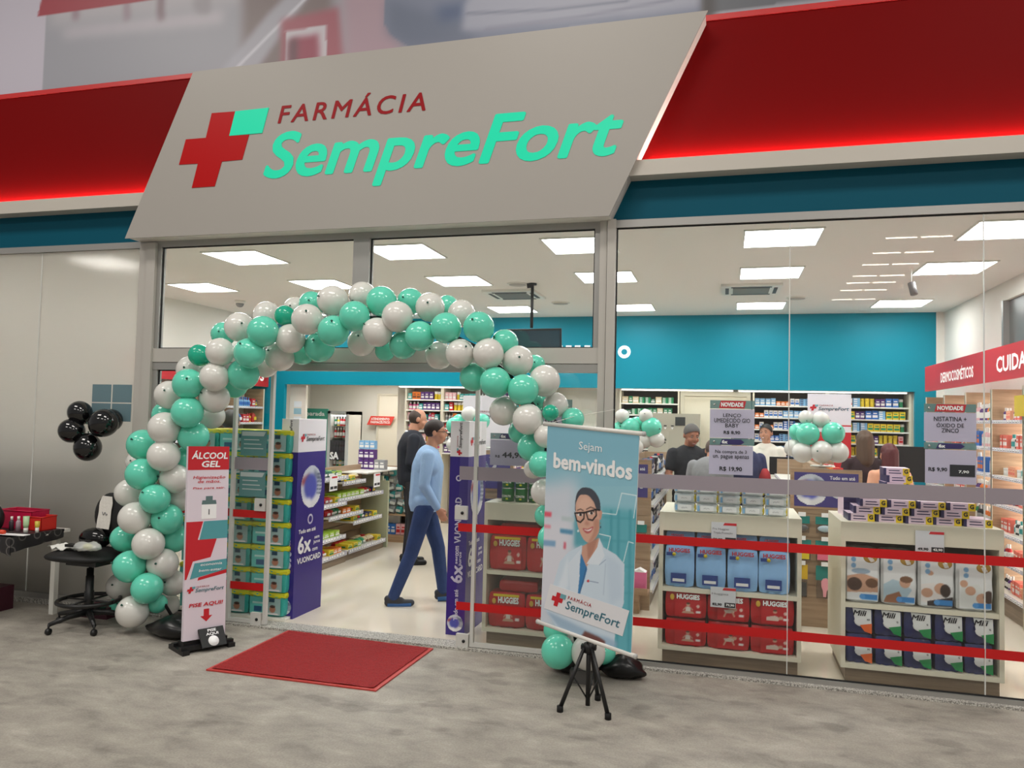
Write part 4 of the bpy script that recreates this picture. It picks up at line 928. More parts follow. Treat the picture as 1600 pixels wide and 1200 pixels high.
# logo poster in front of the back shelves
def aty_(px, py, y): return aty(px, py, y)
a = aty(1262, 615, 5.9); b = aty(1330, 660, 5.9)
o = thing('logo_poster', 'white poster with the shop logo above a red band, right of the back shelves', 'poster', ((a.x + b.x) / 2, 5.9, 0))
hw = (b.x - a.x) / 2
part('sheet', MB().box((-hw, 0, 1.72), (hw, .008, a.z), 0).box((-hw, 0, 1.0), (hw, .008, 1.72), 1).box((-hw, -.001, 1.62), (hw, 0, 1.70), 0), [mat('poster_white', (232, 228, 236), .4), INKR], o)
part('stand', MB().tube([(0, .03, 0), (0, .03, 1.2)], .012, 8).lathe([(.15, 0), (.15, .012)], 20), FRAMEP, o)
logo(o, (0, -.003, (a.z + 1.72) / 2 + .02), hw * 1.8, gt=mat('slate_teal_ink'))
# teal bulkhead lettering that shows beside the posts
o = thing('wall_lettering', 'white cut-out letters on the teal bulkhead beside the centre post', 'lettering', (-.86, 6.01, 2.74))
part('letter_o', MB().add([(r * math.cos(t), 0, r * math.sin(t)) for t in np.linspace(0, 2 * PI, 33)[:-1] for r in (.045, .095)], [(2 * i, 2 * ((i + 1) % 32), 2 * ((i + 1) % 32) + 1, 2 * i + 1) for i in range(32)]), mat('lit_letter', (245, 245, 245), .4, emit=.5), o)
for px in (875, 889, 903, 918, 930):
    p = aty(px, 542, 6.01); part('letter_tip', bx((p.x + .86 - .045, -.01, .0), (p.x + .86 + .04, 0, p.z - 2.74 + .02)), mat('lit_letter'), o)

# ---- left wall and right wall promotion shelving with red headers
def wall_unit(tag_, locs, rz, headers, spec, zs, seed, dep):
    for i, (loc, w) in enumerate(locs):
        nm = '%s %s wall bay' % (ordn(i), tag_)
        o = bay('wall_shelf', 'wood-sided shelving, %s, counted from the back' % nm, loc, rz, w, dep, zs, 2.1, rails=True)
        for xx in (-.012, w - .012): part('front_edge', bx((xx, -.006, .0), (xx + .03, 0, 2.1)), CREAM, o)
        if tag_ == 'right' and i in (1, 2, 3): part('lit_back', bx((.02, dep - .03, .15), (w - .02, dep - .016, 2.0)), mat('shelf_glow', (255, 250, 245), emit=1.7), o)
        for k, z in enumerate(zs):
            ax = Vector((math.cos(rz), math.sin(rz), 0)); nn = Vector((-ax.y, ax.x, 0)); p = Vector(loc) + ax * .03 + nn * .10
            stock('%s shelf up, %s' % (ordn(k), nm), p.x, p.y, z, w - .06, rz, spec[i % len(spec)], 'products on the %s wall shelves' % tag_, .14, .2, seed + 10 * i + k)
ZR = (.22, .50, .76, 1.02, 1.28, 1.54, 1.80)
# right wall, fronts face -X (heading rz = -90deg: local x -> -y, local -y -> -x)
RX = 3.08
wall_unit('right', [((RX, 5.36, 0), .82), ((RX, 4.53, 0), .82), ((RX, 3.70, 0), .82), ((RX, 2.87, 0), .82), ((RX, 2.04, 0), .9)], -PI / 2, None, [COS, COS, HAIR, COS, HAIR, HAIR], ZR, 500, .30)
LX = -6.91
wall_unit('left', [((LX, 4.30, 0), .80), ((LX, 5.11, 0), .80)], PI / 2, None, [FOOD, FOOD], ZR, 900, .38)
wall_unit('far left', [((LX, 2.7, 0), .78), ((LX, 3.49, 0), .80)], PI / 2, None, [FOOD], ZR, 960, .38)
def header(label, x, y0, y1, z0, z1, facing, words):
    o = thing('shelf_header', label, 'sign', (x, 0, 0)); s = -1 if facing < 0 else 1
    part('board', bx((-.015, y0, z0), (.015, y1, z1)), REDH, o)
    for w_, yc, wd, hh_ in words:
        txt(w_, mat('header_letter', (246, 240, 236), .4, emit=.25), o, (s * .022, yc, (z0 + z1) / 2 - .01), w=wd, h=hh_, rot=(0, 0, facing * PI / 2), bold=.03)
zt0, zt1 = atx(1600, 589, RX).z, atx(1600, 532, RX).z
ya, yb = atx(1470, 590, RX - .02).y, atx(1521, 575, RX - .02).y
yc_, yd_ = atx(1557, 570, RX - .02).y, atx(1650, 560, RX - .02).y
header('red header board with DERMOCOSMÉTICOS over the right wall shelves', RX, 1.1, 5.37, zt0, zt1, -1, [('DERMOCOSMÉTICOS', (ya + yb) / 2, ya - yb, .15), ('CUIDADO C', (yc_ + yd_) / 2, yc_ - yd_, .15)])
header('red header board ending in TOS over the left wall shelves', LX + .01, 2.6, 6.0, 2.14, 2.5, 1, [('TOS', 5.62, .46, .16)])
# yellow sign among the right shelves
p = atx(1590, 634, RX - .05)
o = thing('shelf_sign', 'yellow square sign at the top of the right wall shelves', 'sign', (RX - .03, p.y, p.z)); part('card', bx((-.004, -.13, -.09), (0, .13, .09)), mat('sign_yellow', (214, 186, 30), .4), o)

# ---- central gondolas
def gondola(label, x0, x1, y0, y1, h, spec, seed, nm, endm=SLAT, levels=(.18, .45, .70, .95, 1.18)):
    o = thing('gondola', label, 'shelving', (0, 0, 0)); xc = (x0 + x1) / 2
    part('core', bx((xc - .03, y0, .1), (xc + .03, y1, h)), SLAT, o)
    part('plinth', bx((x0 + .03, y0 + .02, 0), (x1 - .03, y1, .13)), PLINTH, o)
    for y in (y0, y1): part('end_panel', bx((x0 + .02, y - .018, 0), (x1 - .02, y + .018, h)), endm, o)
    for s in (-1, 1):
        for z in levels:
            xe = x1 if s > 0 else x0
            part('shelf', bx((xc + s * .03, y0 + .03, z - .02), (xe, y1 - .03, z)), WHITE, o)
            rl = price_rail(o, y0 + .03, y1 - .03, 0, z - .002); rl.location = (xe, 0, 0) if s > 0 else (xe, y0 + y1, 0); rl.rotation_euler = (0, 0, PI / 2 if s > 0 else -PI / 2)
            if s > 0: stock('%s shelf up, %s' % (ordn(levels.index(z)), nm), x1 - .09, y0 + .06, z, y1 - y0 - .12, PI / 2, spec, 'products on ' + nm, .14, .2, seed + int(z * 50))
    return o
NAVY = [('box', 'navy', 'white', .07, .17, (1, 3)), ('pouch', 'white', 'blue', .09, .16, (1, 2)), ('box', 'black', 'white', .07, .16, (1, 3)), ('box', 'red', 'white', .06, .14, (1, 1)), ('bottle', 'white', 'red', .06, .17, (1, 2))]
gA = gondola('wooden gondola behind the welcome banner', -.62, -.02, 1.62, 3.6, 1.36, NAVY, 1200, 'gondola behind banner')
gB = gondola('wooden gondola between and behind the two window displays', 1.13, 1.74, 1.56, 3.3, 1.34, SHAM, 1300, 'gondola behind displays')
gZ = gondola('wooden gondola behind the walking man and the purple pillar', -2.02, -1.42, 1.98, 3.6, 1.38, SHAM, 1400, 'gondola behind pillar')
# end posters
SHOP = (58, 66, 120)
def ballpic(w, h, bg):                                   # blurred shop picture in a disc, mascot left out
    cv = Canvas(w, h, bg)
    cv.ell((.5, .5), .5, .5, (200, 205, 215)); cv.poly([(.05, .3), (.4, .2), (.4, .4), (.05, .45)], (160, 70, 80), 1, 1); cv.poly([(.6, .1), (.95, .3), (.95, .4), (.6, .3)], (120, 130, 150), 1, 1)
    cv.poly([(.0, .75), (1, .7), (1, 1), (0, 1)], (226, 226, 230), 1, 1)
    cv.ell((.46, .5), .30, .30, (78, 84, 176), 1, 1); cv.poly([(.2, .8), (.45, .74), (.5, .98), (.3, 1)], (240, 240, 244), .9, 1)
    for k in range(6): cv.poly([(.75, .2 + k * .09), (.98, .22 + k * .09), (.98, .26 + k * .09), (.75, .24 + k * .09)], (70, 80, 110), .8)
    return cv
CIR = ballpic(34, 34, (52, 36, 128))
def endposter(parent_label, x0, x1, y, z0, z1):
    o = thing('end_poster', parent_label, 'poster', ((x0 + x1) / 2, y, 0)); hw = (x1 - x0) / 2
    part('wood_frame', MB().box((-hw, -.008, z0), (hw, .0, z1)), WOOD, o); part('print', bx((-hw + .03, -.011, z0 + .02), (hw - .03, -.008, z1 - .02)), mat('poster_purple', (70, 62, 128), .35), o)
    zc = (z0 + z1) / 2
    ob('disc_print', CIR.mesh('disc_print', (z1 - z0) * .8, (z1 - z0) * .8, True), o, (-hw * .42, -.0125, zc))
    txt('6x', mat('silver_ink', (200, 200, 206), .4), o, (hw * .45, -.013, zc - .0), w=hw * .6, h=(z1 - z0) * .42, bold=.04)
    txt('Tudo em até', INKW, o, (hw * .45, -.013, z1 - .06), w=hw * .7, h=.03, bold=.015)
    return o
endposter('purple poster on the gondola end behind the window displays', 1.15, 1.72, 1.54, 1.0, 1.33)
endposter('purple poster on the gondola end behind the banner', -.60, -.04, 1.60, 1.0, 1.34)
endposter('purple poster on the gondola end behind the walking man', -2.0, -1.44, 1.96, .98, 1.36)
# slat grooves + hanging packs on gB end
for gx0, gx1, y, h in ((1.15, 1.72, 1.542, 1.0), (-.6, -.04, 1.602, 1.0)):
    for k in range(9):
        z = .16 + k * .1
        part('slat', bx((gx0, y - .004, z), (gx1, y, z + .088)), SLAT, gB if gx0 > 0 else gA)
def blister(label, x, z, w, h, cardc, shape, scol, group='hanging packs on the gondola end', y=1.50):
    o = thing('hanging_pack', label, 'pack', (x, y, z), group=group)
    part('hook', MB().tube([(0, .035, h + .01), (0, -.02, h + .01)], .003, 6), CHROME, o)
    part('card', bx((-w / 2, 0, 0), (w / 2, .004, h)), m_card, o) if False else None
    part('card', bx((-w / 2, 0, h * .55), (w / 2, .004, h)), mat('card_teal', (20, 128, 122), .4) if cardc == 't' else mat('card_yellow', (220, 180, 30), .4), o)
    part('tag', bx((-.03, -.022, h), (.03, -.02, h + .035)), INKW, o)
    part('blister', bx((-w / 2 + .004, -.002, 0), (w / 2 - .004, .003, h * .55)), m_bl, o)
    if shape == 'brush':
        pts = [(-.012, .0), (.008, .0), (.014, .05), (.036, .09), (.036, .13), (.014, .155), (-.012, .15), (-.028, .125), (-.026, .08), (-.016, .05)]
        part('brush', MB().prism([(a, b + .015) for a, b in pts], -.022, -.003), cm(scol), o)
    elif shape == 'oval': part('comb_case', MB().ell((0, -.012, h * .3), (w * .4, .012, h * .2)), cm(scol), o)
    else: part('accessory', bx((-w * .4, -.016, .01), (w * .4, -.003, h * .45)), cm(scol), o)
    return o
m_bl = m_sheet('blister_plastic', (120, 104, 90), .5)
PINK = (232, 160, 172)
for j, (z, row) in enumerate([(.80, [('t', 'oval', (90, 90, 90), .13), ('t', 'oval', (170, 190, 200), .15), ('t', 'oval', (200, 120, 100), .12)]), (.57, [('t', 'bar', (220, 200, 40), .15), ('t', 'bar', (226, 110, 140), .15), ('t', 'bar', (220, 200, 40), .13)]), (.26, [('y', 'bar', (60, 60, 60), .1), ('t', 'brush', PINK, .14), ('y', 'bar', (130, 130, 90), .12)])]):
    hs = (.14, .17, .27)[j]
    for i, (cc_, sh, sc_, w) in enumerate(row):
        blister('%s card pack with %s, %s row, %s from left, on the gondola end' % ('teal' if cc_ == 't' else 'yellow', {'oval': 'round item', 'bar': 'flat item', 'brush': 'pink hairbrush'}[sh], ('top', 'middle', 'bottom')[j], ordn(i)), 1.24 + i * .185, z, w, hs, cc_, sh, sc_)
for i in range(3):
    blister('small white pack hanging behind the banner, %s from left' % ordn(i), -.42 + i * .15, .62, .10, .16, 't', 'bar', (230, 225, 222), 'hanging packs behind the banner', 1.56)
o = part('tray', MB().box((-.28, -.2, .18), (.28, 0, .2)).box((-.28, -.2, .2), (.28, -.19, .24)).box((-.2, -.14, 0), (.2, 0, .18)), WOOD); o.location = (-.32, 1.595, 0); tag(o, 'wooden tray shelf at the foot of the gondola end behind the banner', 'shelf')
for i in range(3):
    o = part('gift_box', MB().box((-.06, -.05, 0), (.06, .05, .17)).prism([(-.06, .17), (.06, .17), (0, .2)], -.05, .05, 1), [cm((228, 110, 160)), INKW]); o.location = (-.46 + i * .17, 1.50, .201); tag(o, 'pink gabled box, %s from left, on the tray behind the banner' % ordn(i), 'box', 'pink boxes on the tray')
# shelf fronts of gZ end with boxes
for k, (z, c1, c2) in enumerate([(.14, 'beige', 'brown'), (.42, 'orange', 'white'), (.62, 'orange', 'red'), (.80, 'navy', 'white')]):
    part('end_shelf', bx((-2.0, 1.80, z - .018), (-1.44, 1.962, z)), WHITE, gZ)
    for i in range(5):
        o = ob('box', sk('box', c1 if i else ('green' if 0 < k < 3 else c1), c2), None, (-1.93 + i * .11, 1.87, z), (0, 0, 0), (.1, .12, .12 if k != 3 else .1)); tag(o, '%s box, %s from left, %s end shelf up, behind the walking man' % (c1 if i else 'green', ordn(i), ordn(k)), 'box', 'boxes on the gondola end behind the man')
for z in (.40, .78): o = tag(part('price_card', bx((-.06, -.004, -.08), (.06, 0, .0)), INKW), 'white price card under the %s end shelf behind the walking man' % ('lower' if z < .5 else 'upper'), 'price card'); o.location = (-1.83, 1.79, z)

# ---- left slatwall run of snacks (faces the doorway)
sl = thing('snack_shelving', 'long wooden slatwall shelving of snacks left of the walking man', 'shelving', (0, 0, 0))
part('plinth', MB().box((-3.98, 1.2, 0), (-3.62, 2.66, .12)).box((-3.98, 2.70, 0), (-3.64, 3.72, .12)), PLINTH, sl)
for k in range(9):
    z = .13 + k * .105
    part('slat', bx((-4.0, 1.2, z), (-3.975, 3.74, z + .097)), SLAT, sl)
part('back_board', bx((-4.03, 1.2, 0), (-4.0, 3.74, 1.06)), SLAT, sl)
part('end_panel', MB().box((-4.03, 3.74, 0), (-3.60, 3.78, .86)).box((-4.03, 3.74, .86), (-3.68, 3.78, .92)), mat('sage_end', (176, 178, 150), .5), sl)
SH = [(1.3, 2.66, 1.0, -3.62), (2.6, 3.20, .92, -3.66), (2.5, 3.72, .735, -3.66), (1.3, 2.66, .70, -3.63), (2.3, 3.15, .545, -3.66), (2.9, 3.70, .43, -3.66), (1.3, 2.66, .32, -3.63), (1.25, 2.66, .125, -3.61), (2.7, 3.72, .125, -3.61)]
for i, (y0, y1, z, xf) in enumerate(SH):
    part('shelf', bx((-3.975, y0, z - .018), (xf, y1, z)), WHITE, sl)
    rl = price_rail(sl, y0, y1, 0, z + .004, .045); rl.location = (xf + .001, 0, 0); rl.rotation_euler = (0, 0, PI / 2)
    stock('%s snack shelf board' % ordn(i), xf - .10, y0 + .04, z + .001, y1 - y0 - .08, PI / 2, SNACK, 'packs on the snack shelving', .2, .10, 1600 + i, side='the doorway end')
# second row of packs on the deep bottom shelves
for i, (y0, y1, z) in enumerate([(1.3, 2.6, .126), (2.75, 3.6, .126)]): stock('back row of %s bottom snack shelf' % ('nearer', 'farther')[i], -3.82, y0, z, y1 - y0, PI / 2, SNACK, 'packs on the snack shelving', .12, .13, 1650 + i, side='the doorway end')
for i in range(14):
    o = ob('pouch', sk('pouch', 'dark green', 'white'), None, (-3.80 + (i % 2) * .11, 1.66 + .13 * (i // 2), 1.001 if i % 3 else 1.001), (R_(0), 0, PI / 2 + rnd.uniform(-.3, .3)), (.12, .09, .07)); tag(o, 'dark green and white snack pouch, %s in the heap on the top snack shelf' % ordn(i), 'pack', 'green pouches on the top snack shelf')
o = thing('top_shelf', 'white upper shelf carrying purple cartons behind the snack shelving', 'shelf', (0, 0, 0))
part('board', MB().box((-4.4, 3.16, .985), (-3.62, 4.35, 1.0)), WHITE, o); part('legs_panel', MB().box((-4.38, 4.3, 0), (-3.66, 4.34, .985)).box((-4.38, 3.8, 0), (-4.34, 4.3, .985)), WHITE, o)
for j in range(2):
    for i in range(5):
        o = ob('box', sk('box', 'purple' if i < 3 else 'grey', 'white'), None, (-3.98 + .0 * i + .075 * i, 3.75, 1.001 + .13 * j), (0, 0, 0), (.07, .1, .125))
        if j and i > 2: D.objects.remove(o); continue
        tag(o, '%s carton, %s from left, %s layer on the shelf behind the snacks' % ('purple' if i < 3 else 'grey', ordn(i), ('lower', 'upper')[j]), 'box', 'cartons behind the snack shelving')
for i in range(3):
    o = ob('box', sk('box', 'light blue', 'white'), None, (-3.98 + .075 * i, 3.75, 1.263), (0, 0, 0), (.07, .08, .11)); tag(o, 'light blue box on top of the purple cartons, %s from left' % ordn(i), 'box', 'cartons behind the snack shelving')
# bargain bin of silvery pouches beyond the end panel
bn2 = thing('wire_bin', 'clear-fronted bin of silver-green pouches beyond the snack shelving', 'bin', (-3.62, 4.35, 0))
part('front', bx((-.4, -.2, .38), (.16, -.195, .98)), GLASS, bn2); part('lower_shelf', MB().box((-.4, -.2, .0), (.16, .2, .1)).box((-.4, -.2, .36), (.16, .2, .38)).box((-.4, .18, .1), (.16, .2, 1.0)).box((-.4, -.2, .1), (-.385, .18, 1.0)).box((.145, -.2, .1), (.16, .18, 1.0)), WOOD, bn2)
for k in range(28):
    o = ob('pouch', sk('pouch', 'grey' if k % 3 else 'teal', 'white'), None, (-3.94 + .1 * (k % 5) + rnd.uniform(-.01, .01), 4.2 + rnd.uniform(-.005, .02), .385 + .1 * (k // 5)), (0, rnd.uniform(-.4, .4), rnd.uniform(-.3, .3)), (.1, .08, .1)); tag(o, 'silvery pouch, %s row up, %s from left, in the clear bin beyond the snacks' % (ordn(k // 5), ordn(k % 5)), 'pack', 'silvery pouches in the bin')
stock('lower shelf of the bin', -3.98, 4.25, .101, .5, 0, [('box', 'pale pink', 'red', .07, .14, (1, 3)), ('box', 'blue', 'white', .07, .14, (1, 2))], 'boxes under the bin', .1, .2, 77)
# price cards on the snack shelves
for y, z, n_ in ((2.28, .995, 'middle of the top'), (3.40, .95, 'far end of the top')):
    o = thing('price_card', 'white price card with red heading at the %s snack shelf' % n_, 'price card', (-3.60, y, z)); part('card', bx((-.003, -.09, -.14), (0, .09, .03)), INKW, o)
    part('heading', bx((0, -.04, 0), (.001, .08, .02)), INKR, o); part('price', bx((0, -.07, -.12), (.001, -.005, -.09)).box((0, .01, -.12), (.001, .08, -.09)), INKK, o)

# ---- back left area: white room with door sign, fridge, poster, angled shelves
o = thing('white_pilaster', 'white pilaster with small pale blue notices beside the teal column', 'pilaster', (-6.43, 6.2, 0)); part('panel', bx((-.155, 0, 0), (.15, .06, 2.19)), mat('pilaster_white', (226, 220, 210), .5), o)
for z, c in ((1.86, (226, 232, 236)), (1.74, (150, 190, 205)), (1.60, (226, 232, 236)), (1.50, (150, 190, 205))): part('notice', bx((-.07, -.004, z - .05), (.07, 0, z + .05)), cm(c), o)
o = thing('white_door', 'plain white door with a slanted red sign at the back left', 'door', (-5.4, 8.04, 0))
part('frame', MB().box((-.42, -.02, 0), (-.38, .05, 2.12)).box((.98, -.02, 0), (1.02, .05, 2.12)).box((-.38, -.02, 2.08), (.98, .05, 2.12)), mat('door_frame_white', (215, 208, 192), .5), o)
part('leaf', bx((-.38, 0, 0), (.98, .05, 2.08)), mat('door_leaf_white', (235, 228, 212), .4), o)
zc = 1.6
o = thing('door_sign', 'red slanted sign with two lines of white lettering on the white door', 'sign', (-5.72, 7.98, zc))
part('plate', MB().prism([(-.28, -.085), (.21, -.085), (.29, .085), (-.20, .085)], 0, .01), mat('coral_sign', (222, 72, 62), .4), o)
txt('ATENDIMENTO\nFARMACÊUTICO', INKW, o, (0, -.003, 0), w=.40, h=.11, bold=.03)
p = aty(475, 638, 6.7)
o = thing('leisure_poster', 'teal standing poster headed parada left of the drinks fridge', 'poster', ((aty(475, 638, 6.7).x + aty(512, 638, 6.7).x) / 2, 6.7, 0)); part('board', bx((-.24, 0, .1), (.24, .02, p.z)), mat('poster_teal', (72, 160, 140), .4), o)
txt('parada', INKW, o, (0, -.003, p.z - .10), w=.36, h=.10, bold=.03); part('foot', bx((-.2, -.1, 0), (.2, .15, .1)), BLACK, o)
fx0, fx1 = aty(514, 642, 6.7).x, aty(546, 642, 6.7).x; fz = aty(514, 642, 6.7).z
fo = thing('drinks_fridge', 'white upright glass-door drinks fridge beside the teal poster', 'fridge', ((fx0 + fx1) / 2, 6.7, 0)); fw = (fx1 - fx0) / 2
part('cabinet', MB().box((-fw, 0, 0), (-fw + .04, .5, fz)).box((fw - .04, 0, 0), (fw, .5, fz)).box((-fw, 0, fz - .06), (fw, .5, fz)).box((-fw, 0, 0), (fw, .5, .3)).box((-fw, .46, 0), (fw, .5, fz)), WHITE, fo)
part('door_frame', MB().box((-fw, -.03, .3), (-fw + .05, 0, fz)).box((fw - .05, -.03, .3), (fw, 0, fz)).box((-fw, -.03, fz - .05), (fw, 0, fz)), mat('fridge_frame', (190, 196, 196), .3), fo)
part('lamp', bx((-fw + .08, .02, fz - .09), (fw - .08, .05, fz - .07)), mat('fridge_lamp', (245, 250, 255), emit=5), fo)
part('door_print', bx((-fw + .05, -.012, .9), (fw - .05, -.010, 1.25)), m_sheet('door_film', (60, 60, 66), .7), fo)
txt('SA', INKW, fo, (-.06, -.015, .98), w=.17, h=.13, bold=.05)
for z in (.55, .8, 1.05, 1.3, 1.5):
    part('shelf', bx((-fw + .04, .06, z - .01), (fw - .04, .4, z)), CHROME, fo)
    stock('%s fridge shelf up' % ordn(int(round((z - .55) / .25))), fo.location.x - fw + .05, 6.82, z + .001, 2 * fw - .1, 0, [('bottle', 'red', 'white', .05, .17, (1, 2)), ('bottle', 'brown', 'white', .05, .17, (1, 2)), ('bottle', 'yellow', 'white', .05, .15, (1, 1)), ('bottle', 'green', 'white', .05, .16, (1, 1))], 'drinks in the fridge', .1, .18, int(z * 900))
# toiletries shelves behind the two men
ax0 = -4.42
o = thing('white_partition', 'white end panel left of the toiletries shelves at the back', 'partition', (ax0 - .16, 6.55, 0)); part('panel', bx((-.16, 0, 0), (.15, .06, 2.19)), mat('pilaster_white'), o)
for i, (x0, w) in enumerate([(ax0, .62), (ax0 + .64, .88), (ax0 + 1.54, .9)]):
    bay('toiletries_shelf', 'white toiletries shelving at the back, %s bay from left' % ordn(i), (x0, 6.14, 0), 0, w, .34, ZB[1:], 2.17, side=CREAM, back=mat('shelf_mid_back', (150, 140, 126), .6), rails=False)
    for k, z in enumerate(ZB[1:]): stock('%s shelf up, %s toiletries bay' % (ordn(k), ordn(i)), x0 + .02, 6.23, z, w - .04, 0, SHAM, 'toiletries on the back shelves', .14, .145, 2000 + i * 20 + k)

# ---- purple pillars either side of the doorway
def pillar(label, x0, x1, y0, y1, h, hs):
    o = thing('promo_pillar', label, 'display pillar', (x0, y0, 0)); w = x1 - x0; d = y1 - y0
    part('body', bx((0, 0, .0), (w, d, hs)), PURP, o); part('top_box', MB().box((0, 0, hs), (w, d, h)), mat('pillar_white', (236, 232, 236), .4), o)
    # narrow front face
    ln = mat('pillar_ink', (200, 196, 220), .4)
    q = ob('logo', logo_mesh(INKG, INKR), o, (w * .5, -.003, (h + hs) / 2), (0, -PI / 2, 0), (.26, 1, .26))
    for s_, z0, hh_, ww in (('VUONCARD', hs - .50, .055, .36), ('6x', .48, .10, .14), ('Tudo em até', .24, .035, .24), ('com', .66, .03, .08), ('sem\njuros', .56, .055, .11)):
        xx = .5 * w if s_ != 'sem\njuros' else .72 * w
        txt(s_, ln, o, (w * .52 if s_ != 'sem\njuros' else w * .62, -.003, z0 if s_ != 'sem\njuros' else .60), w=ww, h=hh_, rot=(0, -PI / 2, 0), bold=.03)
    part('ring', MB().add([(w / 2 + r * math.cos(t), -.002, hs - .17 + r * math.sin(t)) for t in np.linspace(0, 2 * PI, 21)[:-1] for r in (.014, .024)], [(2 * i, 2 * ((i + 1) % 20), 2 * ((i + 1) % 20) + 1, 2 * i + 1) for i in range(20)]), ln, o)
    ob('disc_print', CIR.mesh('disc_print', .13, .13, True), o, (w / 2, -.003, .10))
    # wide right face
    fr_ = (0, 0, PI / 2)
    ob('logo', logo_mesh(INKG, INKR), o, (w + .003, d * .5, (h + hs) / 2 - .02), fr_, (d * .86, 1, d * .86))
    ob('disc_print', CIR.mesh('disc_print', d * .74, .36, True), o, (w + .003, d * .5, hs - .30), fr_)
    part('ring', MB().add([(w + .002, d / 2 + r * math.cos(t), hs - .58 + r * math.sin(t)) for t in np.linspace(0, 2 * PI, 21)[:-1] for r in (.028, .044)], [(2 * i, 2 * ((i + 1) % 20), 2 * ((i + 1) % 20) + 1, 2 * i + 1) for i in range(20)]), ln, o)
    for s_, dy, zc_, ww, hh_ in (('Tudo em até', .4, .715, .6, .035), ('6x', .32, .60, .46, .15), ('sem\njuros', .76, .61, .24, .07), ('com', .7, .535, .2, .025), ('VUONCARD', .5, .47, .84, .05)):
        txt(s_, INKW, o, (w + .003, d * dy, zc_), w=ww * d, h=hh_, rot=fr_, bold=.03)
    return o
pillar('purple promotional pillar just inside the doorway at left', -3.0, -2.84, .235, .70, 1.665, 1.385)
pillar('purple promotional pillar behind the right door leaf', -1.50, -1.345, .26, .72, 1.68, 1.40)

# ---- left stack of teal diaper packs behind the side glass
def puff(w, d, h, bulge=.03, seed=0, nx=8, nz=6):
    r = random.Random(seed); mb = MB(); V = {}; 
    def P3(x, y, z):
        # x,y,z in -1..1 on cube surface
        k = 1 - bulge * (max(abs(x), .0) ** 4 * abs(z) ** 4)
        ex = x * (1 - .035 * z * z * abs(z)) * k; ez = z * (1 - .03 * x * x * abs(x)) * k; ey = y * (1 - .25 * (x ** 6 + z ** 6) / 2)
        n = .012 * math.sin(9 * x + 3 * seed) * math.cos(7 * z + seed)
        return (ex * w / 2, ey * d / 2 + (n * (1 if y > 0 else -1)), (ez + 1) * h / 2)
    def face(fn, nu, nv):
        o = [(P3(*fn(-1 + 2 * i / nu, -1 + 2 * j / nv))) for j in range(nv + 1) for i in range(nu + 1)]
        mb.add(o, [(j * (nu + 1) + i, j * (nu + 1) + i + 1, (j + 1) * (nu + 1) + i + 1, (j + 1) * (nu + 1) + i) for j in range(nv) for i in range(nu)], 0, True)
    face(lambda u, v: (u, -1, v), nx, nz); face(lambda u, v: (-u, 1, v), nx, nz); face(lambda u, v: (u, v, 1), nx, 3); face(lambda u, v: (u, -v, -1), nx, 3); face(lambda u, v: (1, u, v), 3, nz); face(lambda u, v: (-1, -u, v), 3, nz)
    return mb
PT = mat('teal_film', (64, 178, 168), .3); PY = mat('yellow_film', (214, 214, 40), .35)
tm = puff(.33, .2, .185, seed=3).mesh('diaper_pack', [PT]); ttop = puff(.34, .2, .05, seed=5).mesh('yellow_top', [PY])
cvb = Canvas(40, 24, (96, 190, 182)); cvb.poly([(.55, 0), (1, 0), (1, 1), (.5, 1)], (150, 180, 178)); cvb.ell((.74, .66), .10, .20, (170, 118, 94)); cvb.ell((.74, .50), .09, .08, (70, 50, 42)); cvb.poly([(.6, .88), (.9, .88), (.95, 1), (.55, 1)], (226, 226, 224)); cvb.poly([(.62, .02), (.8, .02), (.8, .26), (.62, .26)], (40, 70, 90)); cvb.poly([(.15, .55), (.4, .55), (.4, .85), (.15, .85)], (46, 90, 130)); cvb.poly([(.1, .3), (.45, .3), (.45, .4), (.1, .4)], (190, 225, 220))
ppm = cvb.mesh('front_print', .29, .135)
for c_ in range(3):
    for r_ in range(8):
        o = ob('diaper_pack', tm, None, (-3.74 + .345 * c_ + rnd.uniform(-.008, .008), .27, .03 + .192 * r_), (0, 0, rnd.uniform(-.05, .05))); tag(o, 'teal diaper pack with yellow top, %s column from left, %s from the floor, left pane' % (ordn(c_), ordn(r_)), 'pack', 'teal diaper packs behind the left side pane')
        ob('yellow_top', ttop, o, (0, 0, .143)); ob('front_print', ppm, o, (0, -.1135, .085))
o = thing('stack_platform', 'low white platform under the teal diaper packs', 'platform', (-3.4, .27, 0)); part('board', bx((-.54, -.12, .006), (.54, .12, .028)), WHITE, o)
# opening notice on the left leaf
for z0, z1, n_ in ((1.36, 1.565, 'upper'), (1.03, 1.235, 'lower')):
    o = thing('door_notice', 'teal translucent notice on the open left door leaf, %s one' % n_, 'notice', (-3.09, -.03, 0)); part('film', bx((-.12, -.001, z0), (.12, 0, z1)), mat('notice_teal', (88, 132, 132), .4), o)
    part('heading', MB().prism([(-.11, z1 - .045), (.09, z1 - .045), (.11, z1 - .01), (-.11, z1 - .01)], -.003, -.001), mat('notice_grey', (180, 190, 190), .4), o)
    for k in range(3): part('text_line', bx((-.09, -.003, z1 - .08 - .035 * k), (.05 + .02 * k, -.001, z1 - .072 - .035 * k)), mat('notice_grey'), o)
# unseen brown block added behind the frosted panes to darken their lower part
o = thing('added_shade_block', 'added brown block behind the frosted panes at left, shading their lower part', 'cabinet', (-5.7, .5, 0)); part('block_body', bx((-1.2, -.2, 0), (1.25, .2, 1.35)), mat('shade_block_brown', (86, 78, 62), .6), o)
part('top', bx((-1.22, -.22, 1.35), (1.27, .22, 1.38)), mat('shade_block_brown'), o)

